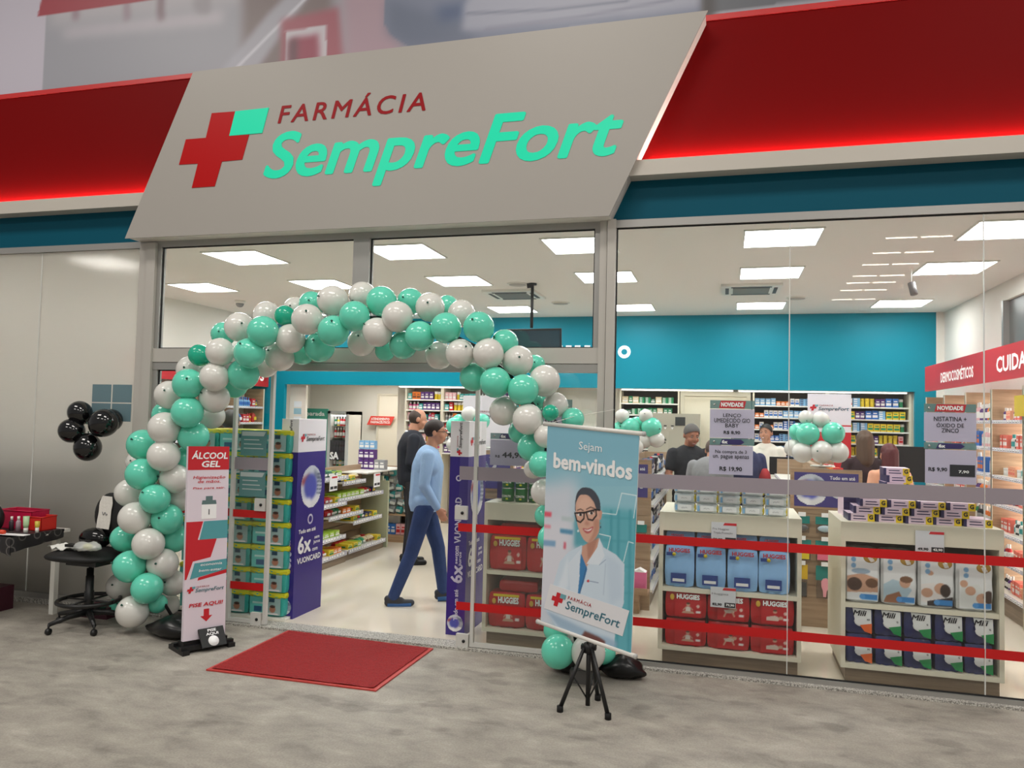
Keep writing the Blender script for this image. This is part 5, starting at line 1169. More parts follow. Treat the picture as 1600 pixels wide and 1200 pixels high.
# ---- window display units
def display(label, x0, x1, y0, y1, mid, ztop=1.07):
    o = thing('display_unit', label, 'display unit', (0, 0, 0)); t = .028
    part('worktop', bx((x0, y0, ztop - .13), (x1, y1, ztop)), CREAM, o)
    for x in (x0, x1 - t): part('side_panel', bx((x, y0, .10), (x + t, y1, ztop - .13)), CREAM, o)
    part('shelf', bx((x0 + t, y0 + .005, mid - .03), (x1 - t, y1, mid)), CREAM, o); part('bottom_shelf', bx((x0 + t, y0, .10), (x1 - t, y1, .13)), CREAM, o)
    part('back_panel', bx((x0 + t, y1 - .02, .13), (x1 - t, y1, ztop - .13)), mat('unit_back', (150, 140, 124), .5), o)
    part('plinth', bx((x0 + .03, y0 + .03, .006), (x1 - .02, y1 - .03, .10)), PLINTH, o); return o
Y0 = .12
display('white display unit of red diaper packs behind the welcome banner', -1.16, -.20, Y0, .58, .56)
display('white display unit of blue and red diaper packs in the middle window', .155, 1.115, Y0, .82, .54)
display('white display unit of white diaper packs in the right window', 1.365, 2.335, Y0, .80, .53)
REDP = mat('red_pack_film', (190, 26, 34), .28); BLUEP = mat('blue_pack_film', (146, 194, 242), .28); NAVP = mat('navy_print', (36, 70, 150), .35)
def baby_print(w, h, bg, kind=0):
    cv = Canvas(w, h, bg)
    cv.ell((.5, .3), .07, .09, (206, 160, 136)); cv.ell((.5, .22), .07, .06, (90, 60, 44))
    if kind == 0: cv.poly([(.42, .4), (.58, .4), (.6, .66), (.4, .66)], (226, 214, 206)); cv.poly([(.32, .66), (.68, .66), (.74, .8), (.26, .8)], (206, 164, 140)); cv.line([(.42, .45), (.33, .6)], (206, 164, 140), 1.6); cv.line([(.58, .45), (.66, .58)], (206, 164, 140), 1.6)
    elif kind == 1: cv.poly([(.25, .4), (.62, .36), (.62, .56), (.3, .6)], (206, 190, 176)); cv.line([(.32, .58), (.26, .78)], (206, 164, 140), 2); cv.line([(.55, .52), (.62, .74)], (206, 164, 140), 2); cv.ell((.64, .36), .08, .1, (206, 160, 136))
    else: cv.poly([(.2, .6), (.5, .5), (.7, .62), (.6, .8), (.2, .8)], (220, 200, 188)); cv.ell((.7, .62), .08, .1, (206, 160, 136))
    cv.ell((.86, .36), .06, .1, (226, 190, 180)); cv.poly([(.78, .62), (.96, .62), (.96, .74), (.78, .74)], (236, 226, 226)); return cv
RBG = (190, 26, 34)
RP = [baby_print(34, 24, RBG, k).mesh('picture_print', .20, .13) for k in range(3)]
def redpack(loc, w, h, label, k, group, d=.18, rz=0, scale=1, yellow=False):
    o = ob('diaper_pack', puffm('r', w, d, h, k), None, loc, (0, 0, rz)); tag(o, label, 'pack', group)
    yf = -d / 2 - .013
    txt('HUGGIES', INKW, o, (w * .06, yf - .002, h * .80), w=w * .56, h=.036 * h / .19, bold=.05)
    pic = ob('picture_print', RP[k % 3], o, (w * .06, yf, h * .38), (0, 0, 0), (w / .31, 1, h * .9 / .19))
    part('moon_mark', MB().ell((-w * .33, yf, h * .76), (.016, .003, .022), 10, 6), mat('moon_yellow', (214, 170, 60), .4), o)
    if yellow: part('yellow_strip', bx((-w * .35, yf - .003, h * .9), (w * .35, yf - .001, h * .97)), mat('strip_yellow', (226, 200, 30), .4), o)
    return o
PF_ = {}
def puffm(key, w, d, h, seed, m=None):
    k = (key, round(w, 3), round(h, 3), seed % 3)
    if k not in PF_: PF_[k] = puff(w, d, h, seed=seed % 3 + 1).mesh('diaper_pack', [m or dict(r=REDP, b=BLUEP)[key]])
    return PF_[k]
# middle unit, bottom compartment: two layers of three
for j in range(2):
    for i in range(3): redpack((.345 + .292 * i, Y0 + .12, .131 + .195 * j), .285, .19 if j else .185, 'red diaper pack, %s layer, %s from left, bottom compartment of the middle window unit' % (('lower', 'upper')[j], ordn(i)), i, 'red packs in the middle window unit')
# blue packs
def bluepack(loc, w, h, label, k):
    o = ob('diaper_pack', puffm('b', w, .18, h, k), None, loc, (0, 0, (k % 3 - 1) * .03)); tag(o, label, 'pack', 'blue packs in the middle window unit')
    yf = -.106
    txt('HUGGIES', INKR, o, (0, yf, h * .90), w=w * .72, h=.030, bold=.04)
    part('size_badge', MB().box((-w * .28, yf - .001, h * .10), (w * .24, yf + .002, h * .34)).box((-w * .22, yf - .002, h * .14), (w * .18, yf - .001, h * .21), 1), [NAVP, INKW], o)
    part('corner_print', MB().box((-w * .44, yf, h * .76), (-w * .2, yf + .002, h * .84)).lathe([(.013, 0), (.013, .002)], 12, 1, Matrix.Translation((-w * .18, yf, h * .8)) @ Matrix.Rotation(PI / 2, 4, 'X')), [NAVP, mat('badge_yellow', (230, 210, 40), .4)], o)
for i in range(4): bluepack((.30 + .214 * i, Y0 + .12, .541), .205, .29, 'light blue diaper pack standing on the shelf, %s from left, middle window unit' % ordn(i), i)
for i in range(4):
    o = ob('diaper_pack', puffm('b', .2, .16, .09, i), None, (.30 + .214 * i, Y0 + .14, .838)); tag(o, 'light blue diaper pack lying flat on top, %s from left, middle window unit' % ordn(i), 'pack', 'flat blue packs in the middle window unit')
    part('badge_print', MB().box((-.06, -.1, .02), (.05, -.094, .055)).box((-.05, -.102, .03), (-.01, -.1, .045), 1), [NAVP, INKW], o); txt('HUGGIES', INKR, o, (-.02, -.1, .068), w=.09, h=.014, bold=.03)
# left unit behind the banner
for j, z in enumerate((.131, .561)):
    for i in range(3): redpack((-.985 + .295 * i, Y0 + .13, z), .285, .26, 'red diaper pack with yellow strip, %s from left, %s compartment beside the banner' % (ordn(i), ('bottom', 'top')[j]), i, 'red packs in the unit behind the banner', rz=.05 * (1 - i), yellow=True)
    for i in range(2):
        o = ob('diaper_pack', puffm('r', .3, .2, .08, i), None, (-.9 + .33 * i, Y0 + .17, z + .267)); tag(o, 'red diaper pack lying flat, %s from left, %s compartment behind the banner' % (ordn(i), ('bottom', 'top')[j]), 'pack', 'flat red packs behind the banner')
o = thing('price_card', 'pale price card on the lower compartment behind the banner', 'price card', (-.60, Y0 - .01, .45)); part('card', bx((-.07, -.002, -.08), (.07, 0, .09)), mat('card_pale_green', (206, 222, 214), .3), o); part('heading', bx((-.06, -.003, .065), (.06, -.002, .085)), INKR, o); part('price', MB().box((-.06, -.003, -.07), (-.005, -.002, -.04)).box((.005, -.003, -.07), (.065, -.002, -.04)), INKK, o)
# green cans on top of the left unit
CANG = mat('green_can', (20, 122, 60), .3)
for j in range(2):
    for i in range(3):
        o = thing('milk_can', 'green formula can, %s layer, %s from left, on the unit behind the banner' % (('lower', 'upper')[j], ordn(i)), 'can', (-1.02 + .108 * i, .28, 1.071 + .108 * j), group='green cans')
        part('can_body', MB().lathe([(.05, 0), (.05, .10), (.0505, .102)], 20), CANG, o); part('rim', MB().lathe([(.0515, .098), (.0515, .106)], 20), CHROME, o)
        txt('CONUTRI', INKW, o, (0, -.052, .042), w=.07, h=.018, bold=.04); part('stage_mark', bx((-.006, -.0515, .015), (.012, -.05, .028)), PY, o)
pm2 = thing('counter_poster', 'purple poster with blurred shop disc standing on the left display unit', 'poster', (-1.0, .45, 1.07)); part('board', bx((-.16, 0, 0), (.12, .008, .19)), PURPD, pm2); ob('disc_print', CIR.mesh('disc_print', .16, .16, True), pm2, (-.04, -.002, .1))
# wet-wipe packs on the middle unit
WIP = mat('wipe_film', (228, 236, 236), .25); WY = mat('wipe_yellow', (214, 190, 40), .3)
wm = puff(.145, .10, .066, seed=2).mesh('wipes_pack', [WIP])
for j in range(3):
    for i in range(5):
        o = ob('wipes_pack', wm, None, (.325 + .156 * i, .23 + rnd.uniform(-.005, .005), 1.071 + .068 * j), (0, 0, rnd.uniform(-.05, .05))); tag(o, 'pale wet wipes pack with yellow end, %s from left, %s layer up' % (ordn(i), ordn(j)), 'pack', 'wet wipes on the middle display unit')
        part('lid_label', bx((-.045, -.066, .014), (.05, -.063, .052)), mat('lid_white', (232, 234, 234), .3), o); part('yellow_seal', MB().ell((.074, -.03, .033), (.008, .025, .03), 8, 6), WY, o); part('blue_print', bx((-.064, -.0655, .012), (-.05, -.063, .05)), cm(CN['light blue']), o)
        part('script_line', MB().tube([(-.02, -.0665, .03), (-.01, -.0665, .036), (.0, -.0665, .03), (.01, -.0665, .036), (.02, -.0665, .03)], .0012, 4), INKG, o)
# G boxes pyramid on the right unit
GB = [mat('lilac_carton', (224, 200, 216), .4), mat('carton_navy', (46, 40, 84), .4), mat('carton_yellow', (228, 196, 30), .4)]
gm = MB().box((-.083, -.10, 0), (.083, .10, .05), 0).box((-.083, -.1015, .0), (-.066, -.1, .05), 1).box((.04, -.1015, .0), (.083, -.1, .05), 2).box((-.05, -.1015, .012), (.03, -.1, .018), 1).box((-.05, -.1015, .03), (.02, -.1, .036), 1).box((-.0835, -.1, 0), (-.083, .1, .05), 1).mesh('carton', GB)
gt_me, _ = text_mesh('G', INKK, .05)
def gbox(x, y, z, rz, label, tilt=0):
    o = ob('carton', gm, None, (x, y, z), (0, tilt, rz)); tag(o, label, 'box', 'lilac G cartons on the right display unit'); ob('lettering', gt_me, o, (.061, -.103, .028), (0, 0, 0), (.026, 1, .03)); return o
for j, (n_, x0) in enumerate([(5, 1.50), (4, 1.54), (4, 1.58)]):
    for i in range(n_): gbox(x0 + .178 * i, .30 + .01 * ((i + j) % 2), 1.071 + .0505 * j, rnd.uniform(-.03, .03), 'lilac carton with yellow G mark, %s layer up, %s from left, pyramid on right unit' % (ordn(j), ordn(i)))
for j in range(7): gbox(1.78 + .01 * (j % 2), .58, 1.071 + .0505 * j, .05 * (j % 3 - 1), 'lilac carton with yellow G mark, %s up in the tall stack behind the pyramid' % ordn(j))
for j in range(4): gbox(1.52, .58, 1.071 + .0505 * j, PI / 2 + .1, 'lilac carton turned sideways, %s up in the back left stack' % ordn(j))
gbox(1.55, .33, 1.235, .1, 'lilac carton leaning on top of the pyramid', -.0)
# right unit packs
SKN = (206, 160, 134)
def mili_print(k):
    cv = Canvas(44, 56, (226, 228, 230)); A = (150, 100, 72)
    if k == 0: cv.poly([(0, .5), (.5, .42), (1, .52), (1, .8), (0, .84)], SKN, smooth=False); cv.ell((.25, .66), .24, .14, (74, 50, 40)); cv.ell((.8, .62), .2, .1, (110, 76, 54)); cv.ell((.45, .38), .3, .06, (150, 170, 190))
    elif k == 1: cv.poly([(0, .62), (.3, .5), (.6, .55), (.9, .7), (.6, 1), (0, 1)], (176, 200, 214)); cv.ell((.68, .56), .17, .11, SKN); cv.ell((.72, .49), .2, .07, (120, 84, 60)); cv.poly([(.1, .85), (.5, .75), (.7, 1), (.0, 1)], A)
    elif k == 2: cv.poly([(0, .55), (.4, .5), (.8, .7), (.5, 1), (0, .9)], (232, 226, 224)); cv.ell((.62, .62), .2, .12, SKN); cv.ell((.76, .66), .16, .14, (60, 44, 38)); cv.ell((.2, .72), .18, .1, SKN); cv.poly([(.2, .9), (1, .78), (1, 1), (.2, 1)], (50, 40, 40)); cv.ell((.3, .3), .1, .05, SKN)
    else: cv.poly([(.1, .5), (.6, .45), (.9, .8), (.5, 1), (0, .95)], (222, 224, 222)); cv.ell((.72, .76), .2, .12, SKN); cv.ell((.9, .72), .16, .14, (70, 50, 42)); cv.ell((.35, .6), .16, .1, SKN); cv.ell((.15, .45), .12, .08, SKN)
    cv.ell((.22, .14), .08, .055, (120, 165, 205)); cv.ell((.22, .27), .08, .055, (120, 165, 205)); cv.poly([(.5, .86), (.98, .86), (.98, .97), (.5, .97)], (50, 130, 200)); cv.ell((.5, .915), .09, .06, (80, 150, 215)); return cv
wh = mat('white_pack_film', (224, 226, 226), .28); gold = mat('gold_oval', (168, 130, 50), .4)
wpm = puff(.20, .19, .36, seed=2, nx=8, nz=8).mesh('diaper_pack', [wh])
for i in range(4):
    dx = (0, .008, .01, .012)[i]
    o = ob('diaper_pack', wpm, None, (1.505 + .222 * i, Y0 + .13, .531), (0, 0, .03 * (i - 1.5)), (1.08, 1, (1, .99, .97, .93)[i])); tag(o, 'large white diaper pack with baby photo, %s from left, right window unit' % ordn(i), 'pack', 'large white packs in the right window unit')
    ob('picture_print', mili_print(i).mesh('picture_print', .175, .31), o, (0, -.1105, .175))
    g_ = part('gold_oval', MB().ell((.045, -.111, .305), (.040, .002, .034), 20, 8), gold, o)
    txt('Mili', INKW, o, (.045, -.1145, .305), w=.06, h=.026, rot=(0, R_(70), 0) if i != 0 else (0, R_(60), 0), bold=.03, shear=.2)
navyf = mat('navy_film', (44, 52, 104), .28); gf = mat('green_print', (30, 140, 78), .35); of = mat('orange_print', (228, 104, 44), .35)
mm_ = puff(.165, .17, .19, seed=1, nx=8).mesh('diaper_pack', [navyf])
for j in range(2):
    for i in range(5):
        o = ob('diaper_pack', mm_, None, (1.485 + .179 * i, Y0 + .115, .131 + .195 * j), (0, 0, rnd.uniform(-.05, .05)), (1, 1, 1)); tag(o, 'small navy and white pack, %s corner, %s layer, %s from left, right window unit' % ('orange' if i == 0 else 'green', ('lower', 'upper')[j], ordn(i)), 'pack', 'small packs in the right window unit')
        part('white_print', MB().prism([(-.045, .17), (.07, .165), (.072, .07), (.0, .055), (-.03, .09)], -.1005, -.099).ell((.01, -.0995, .085), (.045, .002, .035), 14, 6), wh, o)
        part('corner_print', MB().prism([(.075, .075), (.0, .06), (.03, .02), (.074, .008)], -.1015, -.100), of if i == 0 else gf, o)
        txt('Mili', INKK, o, (.0, -.103, .140), w=.085, h=.036, bold=.03, shear=.25); txt('XG' if i == 0 else 'G', INKK, o, (.052, -.103, .1), h=.012, w=.018 if i == 0 else .010, bold=.03)
# price cards on units
def pcard(label, x, z, l1, l2, p1, p2):
    o = thing('price_card', label, 'price card', (x, Y0 - .012, z)); part('card', bx((-.085, -.003, -.07), (.085, 0, .07)), mat('card_clear_white', (214, 216, 222), .2), o)
    part('heading', MB().prism([(-.005, .05), (.085, .05), (.085, .067), (.005, .067)], -.0045, -.003), INKR, o)
    if l1: txt(l1, INKG, o, (-.02, -.005, .022), w=.11, h=.018)
    if l2: txt(l2, INKG, o, (-.005, -.005, -.004), w=.13, h=.018)
    if p1: txt(p1, INKK, o, (-.04, -.005, -.05), w=.065, h=.02, bold=.05)
    part('price_box', bx((.01, -.0045, -.066), (.082, -.003, -.034)), INKK, o)
    if p2: txt(p2, INKW, o, (.047, -.006, -.05), w=.056, h=.018, bold=.04)
pcard('price card hanging over the blue packs of the middle window unit', .60, .95, 'Fra Huggies', 'Tripla Proteção', '59,90', '')
pcard('price card over the red packs of the middle window unit', .60, .50, 'Huggies', '', '82,90', '79,90')
pcard('price card on the top edge of the right window unit', 1.90, .97, '', '', '49,90', '42,90')

# ---- price sheets hanging inside the window glass
def sheet(label, x0, x1, z0, z1, lines, y=.03, head=None):
    o = thing('price_sheet', label, 'sign', ((x0 + x1) / 2, y, (z0 + z1) / 2)); w = x1 - x0; h = z1 - z0
    part('sheet', bx((-w / 2, 0, -h / 2), (w / 2, .003, h / 2)), SHEET, o)
    for s_, dx, dz, ww, hh_, b_ in lines: txt(s_, INKK, o, (dx, -.003, dz), w=ww, h=hh_, bold=b_)
    return o
def strip(label, x0, x1, z0, z1, words, y=.03):
    o = thing('header_strip', label, 'sign', ((x0 + x1) / 2, y, (z0 + z1) / 2)); w = x1 - x0; h = z1 - z0
    part('film', bx((-w / 2, 0, -h / 2), (w / 2, .003, h / 2)), SHEETG, o); part('stud', MB().lathe([(.008, 0), (.008, .006)], 10, 0, Matrix.Translation((-w / 2 + .03, -.001, 0)) @ Matrix.Rotation(PI / 2, 4, 'X')), CHROME, o)
    if words == 'NOVIDADE':
        part('red_flag', MB().prism([(-w * .3, -h * .45), (w * .27, -h * .45), (w * .31, h * .45), (-w * .26, h * .45)], -.003, -.001), INKR, o); txt(words, INKW, o, (.0, -.005, 0), w=w * .5, h=h * .55, bold=.05)
    else:
        part('purple_badge', MB().prism([(-w * .27, -h * .4), (w * .2, -h * .4), (w * .28, 0), (w * .2, h * .4), (-w * .22, h * .4)], -.003, -.001), PURPD, o); txt('6x', INKW, o, (-w * .16, -.005, 0), w=w * .13, h=h * .55, bold=.05)
    return o
X0, X1 = .498, .795
strip('red NOVIDADE strip above the wipes price sheets, middle window', X0, X1, 1.816, 1.873, 'NOVIDADE'); sheet('grey price sheet for wet wipes, upper one in the middle window', X0, X1, 1.612, 1.812, [('LENÇO', 0, .055, .12, .03, .01), ('UMEDECIDO GIO', 0, .022, .24, .03, .01), ('BABY', 0, -.012, .09, .028, .01), ('R$ 8,90', 0, -.062, .11, .026, .03)])
strip('purple 6x strip between the wipes price sheets, middle window', X0, X1, 1.563, 1.609, '6x'); sheet('grey price sheet reading 19,90, lower one in the middle window', X0 - .003, X1 - .008, 1.36, 1.56, [('Na compra de 3', 0, .055, .21, .03, .01), ('un. pague apenas', 0, .018, .24, .03, .01), ('R$ 19,90', 0, -.062, .15, .034, .03)])
X0, X1 = 1.85, 2.153
strip('red NOVIDADE strip above the ointment price sheets, right window', X0, X1, 1.82, 1.873, 'NOVIDADE'); sheet('grey price sheet for zinc ointment, upper one in the right window', X0, X1, 1.63, 1.817, [('NISTATINA +', 0, .052, .19, .03, .01), ('ÓXIDO DE', 0, .014, .16, .033, .01), ('ZINCO', 0, -.022, .10, .028, .01)])
strip('purple 6x strip between the ointment price sheets, right window', X0, X1, 1.58, 1.622, '6x'); o = sheet('grey price sheet reading 9,90, lower one in the right window', X0 + .006, X1, 1.358, 1.577, [('R$ 9,90', -.075, -.02, .11, .028, .03)])
part('black_box', bx((-.005, -.003, -.06), (.14, -.001, .015)), INKK, o); txt('7,90', INKW, o, (.075, -.005, -.03), w=.06, h=.02, bold=.03)
X0, X1 = -1.10, -.80
strip('purple 6x strip above the 44,90 sheet, left of the banner', X0, X1, 1.555, 1.60, '6x'); sheet('grey price sheet reading 44,90 left of the banner', X0, X1, 1.36, 1.552, [('R$', -.09, -.03, .035, .022, .02), ('44,90', .03, -.02, .17, .048, .03)])
strip('red NOVIDADE strip at the top behind the arch right leg', -.78, -.48, 1.80, 1.86, 'NOVIDADE'); sheet('grey price sheet behind the arch right leg', -.78, -.48, 1.60, 1.795, [('10A', 0, 0, .1, .03, .01)])
a = aty(732, 610, 5.9)
o = thing('logo_poster', 'white shop logo poster behind the right door leaf', 'poster', (aty(760, 640, 4.3).x, 4.3, 0)); part('sheet', MB().box((-.33, 0, 1.0), (.33, .008, 2.0)), mat('poster_white'), o); logo(o, (0, -.004, 1.75), .58, gt=mat('slate_teal_ink')); part('stand', MB().tube([(0, .03, 0), (0, .03, 1.2)], .012, 8).lathe([(.15, 0), (.15, .012)], 20), FRAMEP, o)

# ---- balloon bouquets inside
def bouquet(nm, base, lst, y):
    for i, (px, py, r, c, dy) in enumerate(lst):
        p = aty(px, py, y + dy); s = r * depth(p) / FPX
        o = ob('balloon', BM[c], None, p, (R_(rnd.uniform(60, 120)), 0, rnd.uniform(0, 6)), (s, s, s)); tag(o, '%s balloon, %s from left in the bouquet %s' % (BCOL[c], ordn(i), nm), 'balloon', 'balloon bouquets inside')
bouquet('above the window displays', 0, [(1247, 675, 14, 'M', .1), (1240, 700, 14, 'W', .1), (1254, 707, 16, 'W', 0), (1259, 652, 11, 'W', .05), (1262, 678, 18, 'M', 0), (1282, 656, 13, 'W', .05), (1284, 706, 17.5, 'W', -.03), (1302, 677, 17.5, 'M', 0), (1309, 707, 16.5, 'W', 0)], 1.72)
bouquet('behind the banner top', 0, [(972, 650, 11, 'W', 0), (968, 672, 13, 'M', .05), (985, 668, 15, 'M', 0), (995, 663, 12, 'M', .1), (992, 698, 13, 'W', -.1), (1009, 650, 11, 'W', 0), (1004, 688, 13.5, 'W', 0), (1018, 668, 16, 'M', 0), (1026, 687, 12.5, 'W', 0)], 1.80)
bouquet('behind the right pillar', 0, [(710, 665, 13, 'M', 0), (708, 694, 11, 'W', 0), (718, 660, 13, 'M', .1), (733, 647, 12, 'W', 0), (752, 659, 13, 'M', 0)], 2.05)
for x, z in ((-.30, 1.375), (1.43, 1.345), (-1.72, 1.395)):
    o = part('balloon_stand', MB().lathe([(.09, 0), (.09, .012)], 16).tube([(0, 0, 0), (0, 0, .16)], .006, 6), WHITE); o.location = (x, 1.85 if x > -1 else 2.1, z); tag(o, 'small white balloon stand on top of the gondola %s' % ('behind the banner' if -1 < x < 0 else 'behind the displays' if x > 0 else 'behind the pillar'), 'stand')
# checkout counter with monitor
ck = thing('checkout_counter', 'checkout counter with white top behind the window displays', 'counter', (0, 0, 0)); part('front', bx((1.95, 3.35, 0), (2.75, 3.85, .98)), WOOD, ck); part('top', bx((1.9, 3.3, .98), (2.8, 3.9, 1.02)), WHITE, ck)
ck2 = thing('service_counter', 'long service counter where the staff stand at the back', 'counter', (0, 0, 0)); part('front', bx((.1, 4.45, 0), (1.9, 4.9, 1.0)), CREAM, ck2); part('top', bx((.05, 4.4, 1.0), (1.95, 4.95, 1.04)), WHITE, ck2)
mo_ = thing('monitor', 'black computer monitor seen from behind beside the red-haired woman', 'monitor', (2.42, 3.45, 1.02)); part('casing', bx((-.24, 0, .12), (.24, .035, .49)), BLACK, mo_); part('stand', MB().box((-.03, .03, 0), (.03, .06, .3)).box((-.12, -.05, 0), (.12, .12, .012)), BLACK, mo_)
part('ring_mark', MB().add([(-.06 + r * math.cos(t), -.002, .44 + r * math.sin(t)) for t in np.linspace(0, 2 * PI, 17)[:-1] for r in (.018, .022)], [(2 * i, 2 * ((i + 1) % 16), 2 * ((i + 1) % 16) + 1, 2 * i + 1) for i in range(16)]), INKG, mo_)
mo2 = thing('monitor', 'small black screen beside the smiling man in white', 'monitor', (1.28, 4.55, 1.04)); part('casing', bx((-.14, 0, .05), (.14, .03, .27)), BLACK, mo2); part('stand', bx((-.04, 0, 0), (.04, .05, .06)), BLACK, mo2)

# ================================================================== PEOPLE
def ico(c, r, sub=2):
    bm = bmesh.new(); bmesh.ops.create_icosphere(bm, subdivisions=sub, radius=1); rr = r if isinstance(r, (tuple, list)) else (r, r, r)
    v = [Vector((p.co.x * rr[0] + c[0], p.co.y * rr[1] + c[1], p.co.z * rr[2] + c[2])) for p in bm.verts]; bm.free(); return v
def blob(name, prims, voxel, m, parent, smooth=6, cut=None):
    """one continuous surface out of tapered capsules (p0, r0, p1, r1) and ellipsoids (c, (rx, ry, rz), rot)"""
    bm = bmesh.new()
    for p in prims:
        if len(p) == 4: pts = ico(p[0], p[1]) + ico(p[2], p[3])
        else:
            pts = ico((0, 0, 0), p[1], 3); M = Euler(p[2]).to_matrix() if len(p) > 2 and p[2] else Matrix.Identity(3); pts = [M @ q + Vector(p[0]) for q in pts]
        t = bmesh.new(); vs = [t.verts.new(q) for q in pts]; r = bmesh.ops.convex_hull(t, input=vs)
        for v in [v for v in t.verts if not v.link_faces]: t.verts.remove(v)
        me = D.meshes.new('t'); t.to_mesh(me); t.free(); bm.from_mesh(me); D.meshes.remove(me)
    me = D.meshes.new(name); bm.to_mesh(me); bm.free(); o = D.objects.new(name, me); COL.objects.link(o)
    md = o.modifiers.new('r', 'REMESH'); md.mode = 'VOXEL'; md.voxel_size = voxel; md.use_smooth_shade = True
    sm = o.modifiers.new('s', 'SMOOTH'); sm.factor = .5; sm.iterations = smooth
    bpy.context.view_layer.update(); dg = bpy.context.evaluated_depsgraph_get(); out = D.meshes.new_from_object(o.evaluated_get(dg)); D.objects.remove(o)
    if cut:
        b = bmesh.new(); b.from_mesh(out)
        for co, no in cut: bmesh.ops.bisect_plane(b, geom=b.verts[:] + b.edges[:] + b.faces[:], plane_co=co, plane_no=no, clear_outer=True)
        b.to_mesh(out); b.free()
    out.materials.clear(); out.materials.append(m); out.polygons.foreach_set('use_smooth', [True] * len(out.polygons)); out.name = name
    return ob(name, out, parent)
V = Vector
def person(label, loc, rz, scale, J=None, shirt=(120, 150, 190), trousers=(40, 50, 80), skin=SKIN, hair=(40, 30, 26), hairtype='short', shoes=(30, 30, 32), collar=None, glasses=False, yaw=0, nod=0, sleeves=True, build=1.0, detail=.012, legs=True, smile=False):
    """faces local -Y; joints in metres for a 1.75 m person; s=-1 is the person's right"""
    o = thing('person', label, 'person', loc, rz); o.scale = (scale, scale, scale)
    j = dict(hip=V((0, 0, .95)), chest=V((0, .01, 1.30)), neck=V((0, .015, 1.47)), head=V((0, -.015, 1.625)),
             rs=V((-.18, .01, 1.395)), re=V((-.23, .03, 1.14)), rw=V((-.22, -.04, .90)), ls=V((.18, .01, 1.395)), le=V((.23, .03, 1.14)), lw=V((.22, -.04, .90)),
             rh=V((-.09, 0, .92)), rk=V((-.10, -.02, .50)), ra=V((-.10, .02, .08)), lh=V((.09, 0, .92)), lk=V((.10, -.02, .50)), la=V((.10, .02, .08)), rt=None, lt=None)
    for k, v in (J or {}).items(): j[k] = V(v)
    B = build; H = j['head']; Mh = Euler((nod, 0, yaw)).to_matrix(); hp = lambda x, y, z: tuple(H + Mh @ V((x, y, z)))
    rot = (nod, 0, yaw)
    P = [(hp(0, .008, .025), (.076, .094, .098), rot), (hp(0, -.03, -.045), (.056, .062, .066), rot), (hp(0, -.062, -.085), (.024, .02, .018), rot), (hp(0, -.07, -.02), .034, hp(0, -.07, -.05), .03),
         (hp(0, -.088, .022), .011, hp(0, -.108, -.018), .0145), (hp(-.013, -.094, -.022), .009, hp(.013, -.094, -.022), .009), (hp(0, -.088, -.062), (.024, .012, .008), rot), (hp(0, -.085, -.052), (.026, .012, .006), rot),
         (hp(-.03, -.076, .04), .012, hp(.03, -.076, .04), .012), (hp(-.036, -.06, -.03), .03, hp(.036, -.06, -.03), .03)]
    for s in (-1, 1): P.append((hp(s * .08, .012, -.005), (.010, .020, .032), rot))
    P += [(tuple(j['neck'] - V((0, 0, .06))), .062 * B, hp(0, .025, -.06), .052), (tuple(j['chest']), (.15 * B, .10 * B, .17), None), (tuple(j['hip']), (.14 * B, .10 * B, .13), None), (tuple(j['hip']), .12 * B, tuple(j['chest']), .12 * B)]
    hands = []
    for s, (S, E_, W_) in ((-1, ('rs', 're', 'rw')), (1, ('ls', 'le', 'lw'))):
        a, b, c = j[S], j[E_], j[W_]
        P += [(tuple(a), .05 * B, tuple(b), .038), (tuple(b), .038, tuple(c), .026)]
        d = (c - b).normalized(); side = V((0, -1, 0)); side = (side - d * side.dot(d)).normalized(); nrm = d.cross(side).normalized()
        pc = c + d * .05; P += [(tuple(c), .024, tuple(pc - side * .018), .017), (tuple(c), .024, tuple(pc + side * .018), .017), (tuple(pc - side * .022 + d * .03), .014, tuple(pc + side * .026 + d * .03), .014)]
        inw = nrm * (1 if nrm.x * s < 0 else -1)
        for q, L_ in ((-.027, .062), (-.009, .074), (.010, .078), (.028, .07)):
            base = pc + side * q + d * .028; mid = base + d * L_ * .5 + inw * .012; tip = mid + d * L_ * .35 + inw * .026
            P += [(tuple(base), .0098, tuple(mid), .0088), (tuple(mid), .0088, tuple(tip), .0075)]
        tb = c + side * .024 + d * .02; t1 = tb + side * .022 + d * .032 + inw * .01; P += [(tuple(tb), .013, tuple(t1), .011), (tuple(t1), .011, tuple(t1 + d * .028 + inw * .006), .0085)]
    if legs:
        for h, k, a in (('rh', 'rk', 'ra'), ('lh', 'lk', 'la')): P += [(tuple(j[h]), .075, tuple(j[k]), .052), (tuple(j[k]), .052, tuple(j[a]), .036)]
    body = blob('body', P, min(detail, .0095) if not glasses else .007, skin, o, 3)
    hm = mat('hair_%d_%d_%d' % hair, hair, .55)
    # shirt with sleeves
    T = [(tuple(j['chest'] + V((0, 0, .02))), (.178 * B, .122 * B, .19), None), (tuple(j['hip'] + V((0, 0, .02))), (.165 * B, .125 * B, .13), None), (tuple(j['hip']), .142 * B, tuple(j['chest']), .142 * B), (tuple(j['rs'] + V((.03, 0, 0))), .055, tuple(j['neck'] - V((.02, 0, .055))), .062), (tuple(j['ls'] - V((.03, 0, 0))), .055, tuple(j['neck'] - V((-.02, 0, .055))), .062),
         (tuple(j['neck'] - V((0, 0, .07))), .085, tuple(j['neck'] - V((0, -.0, .015))), .062)]
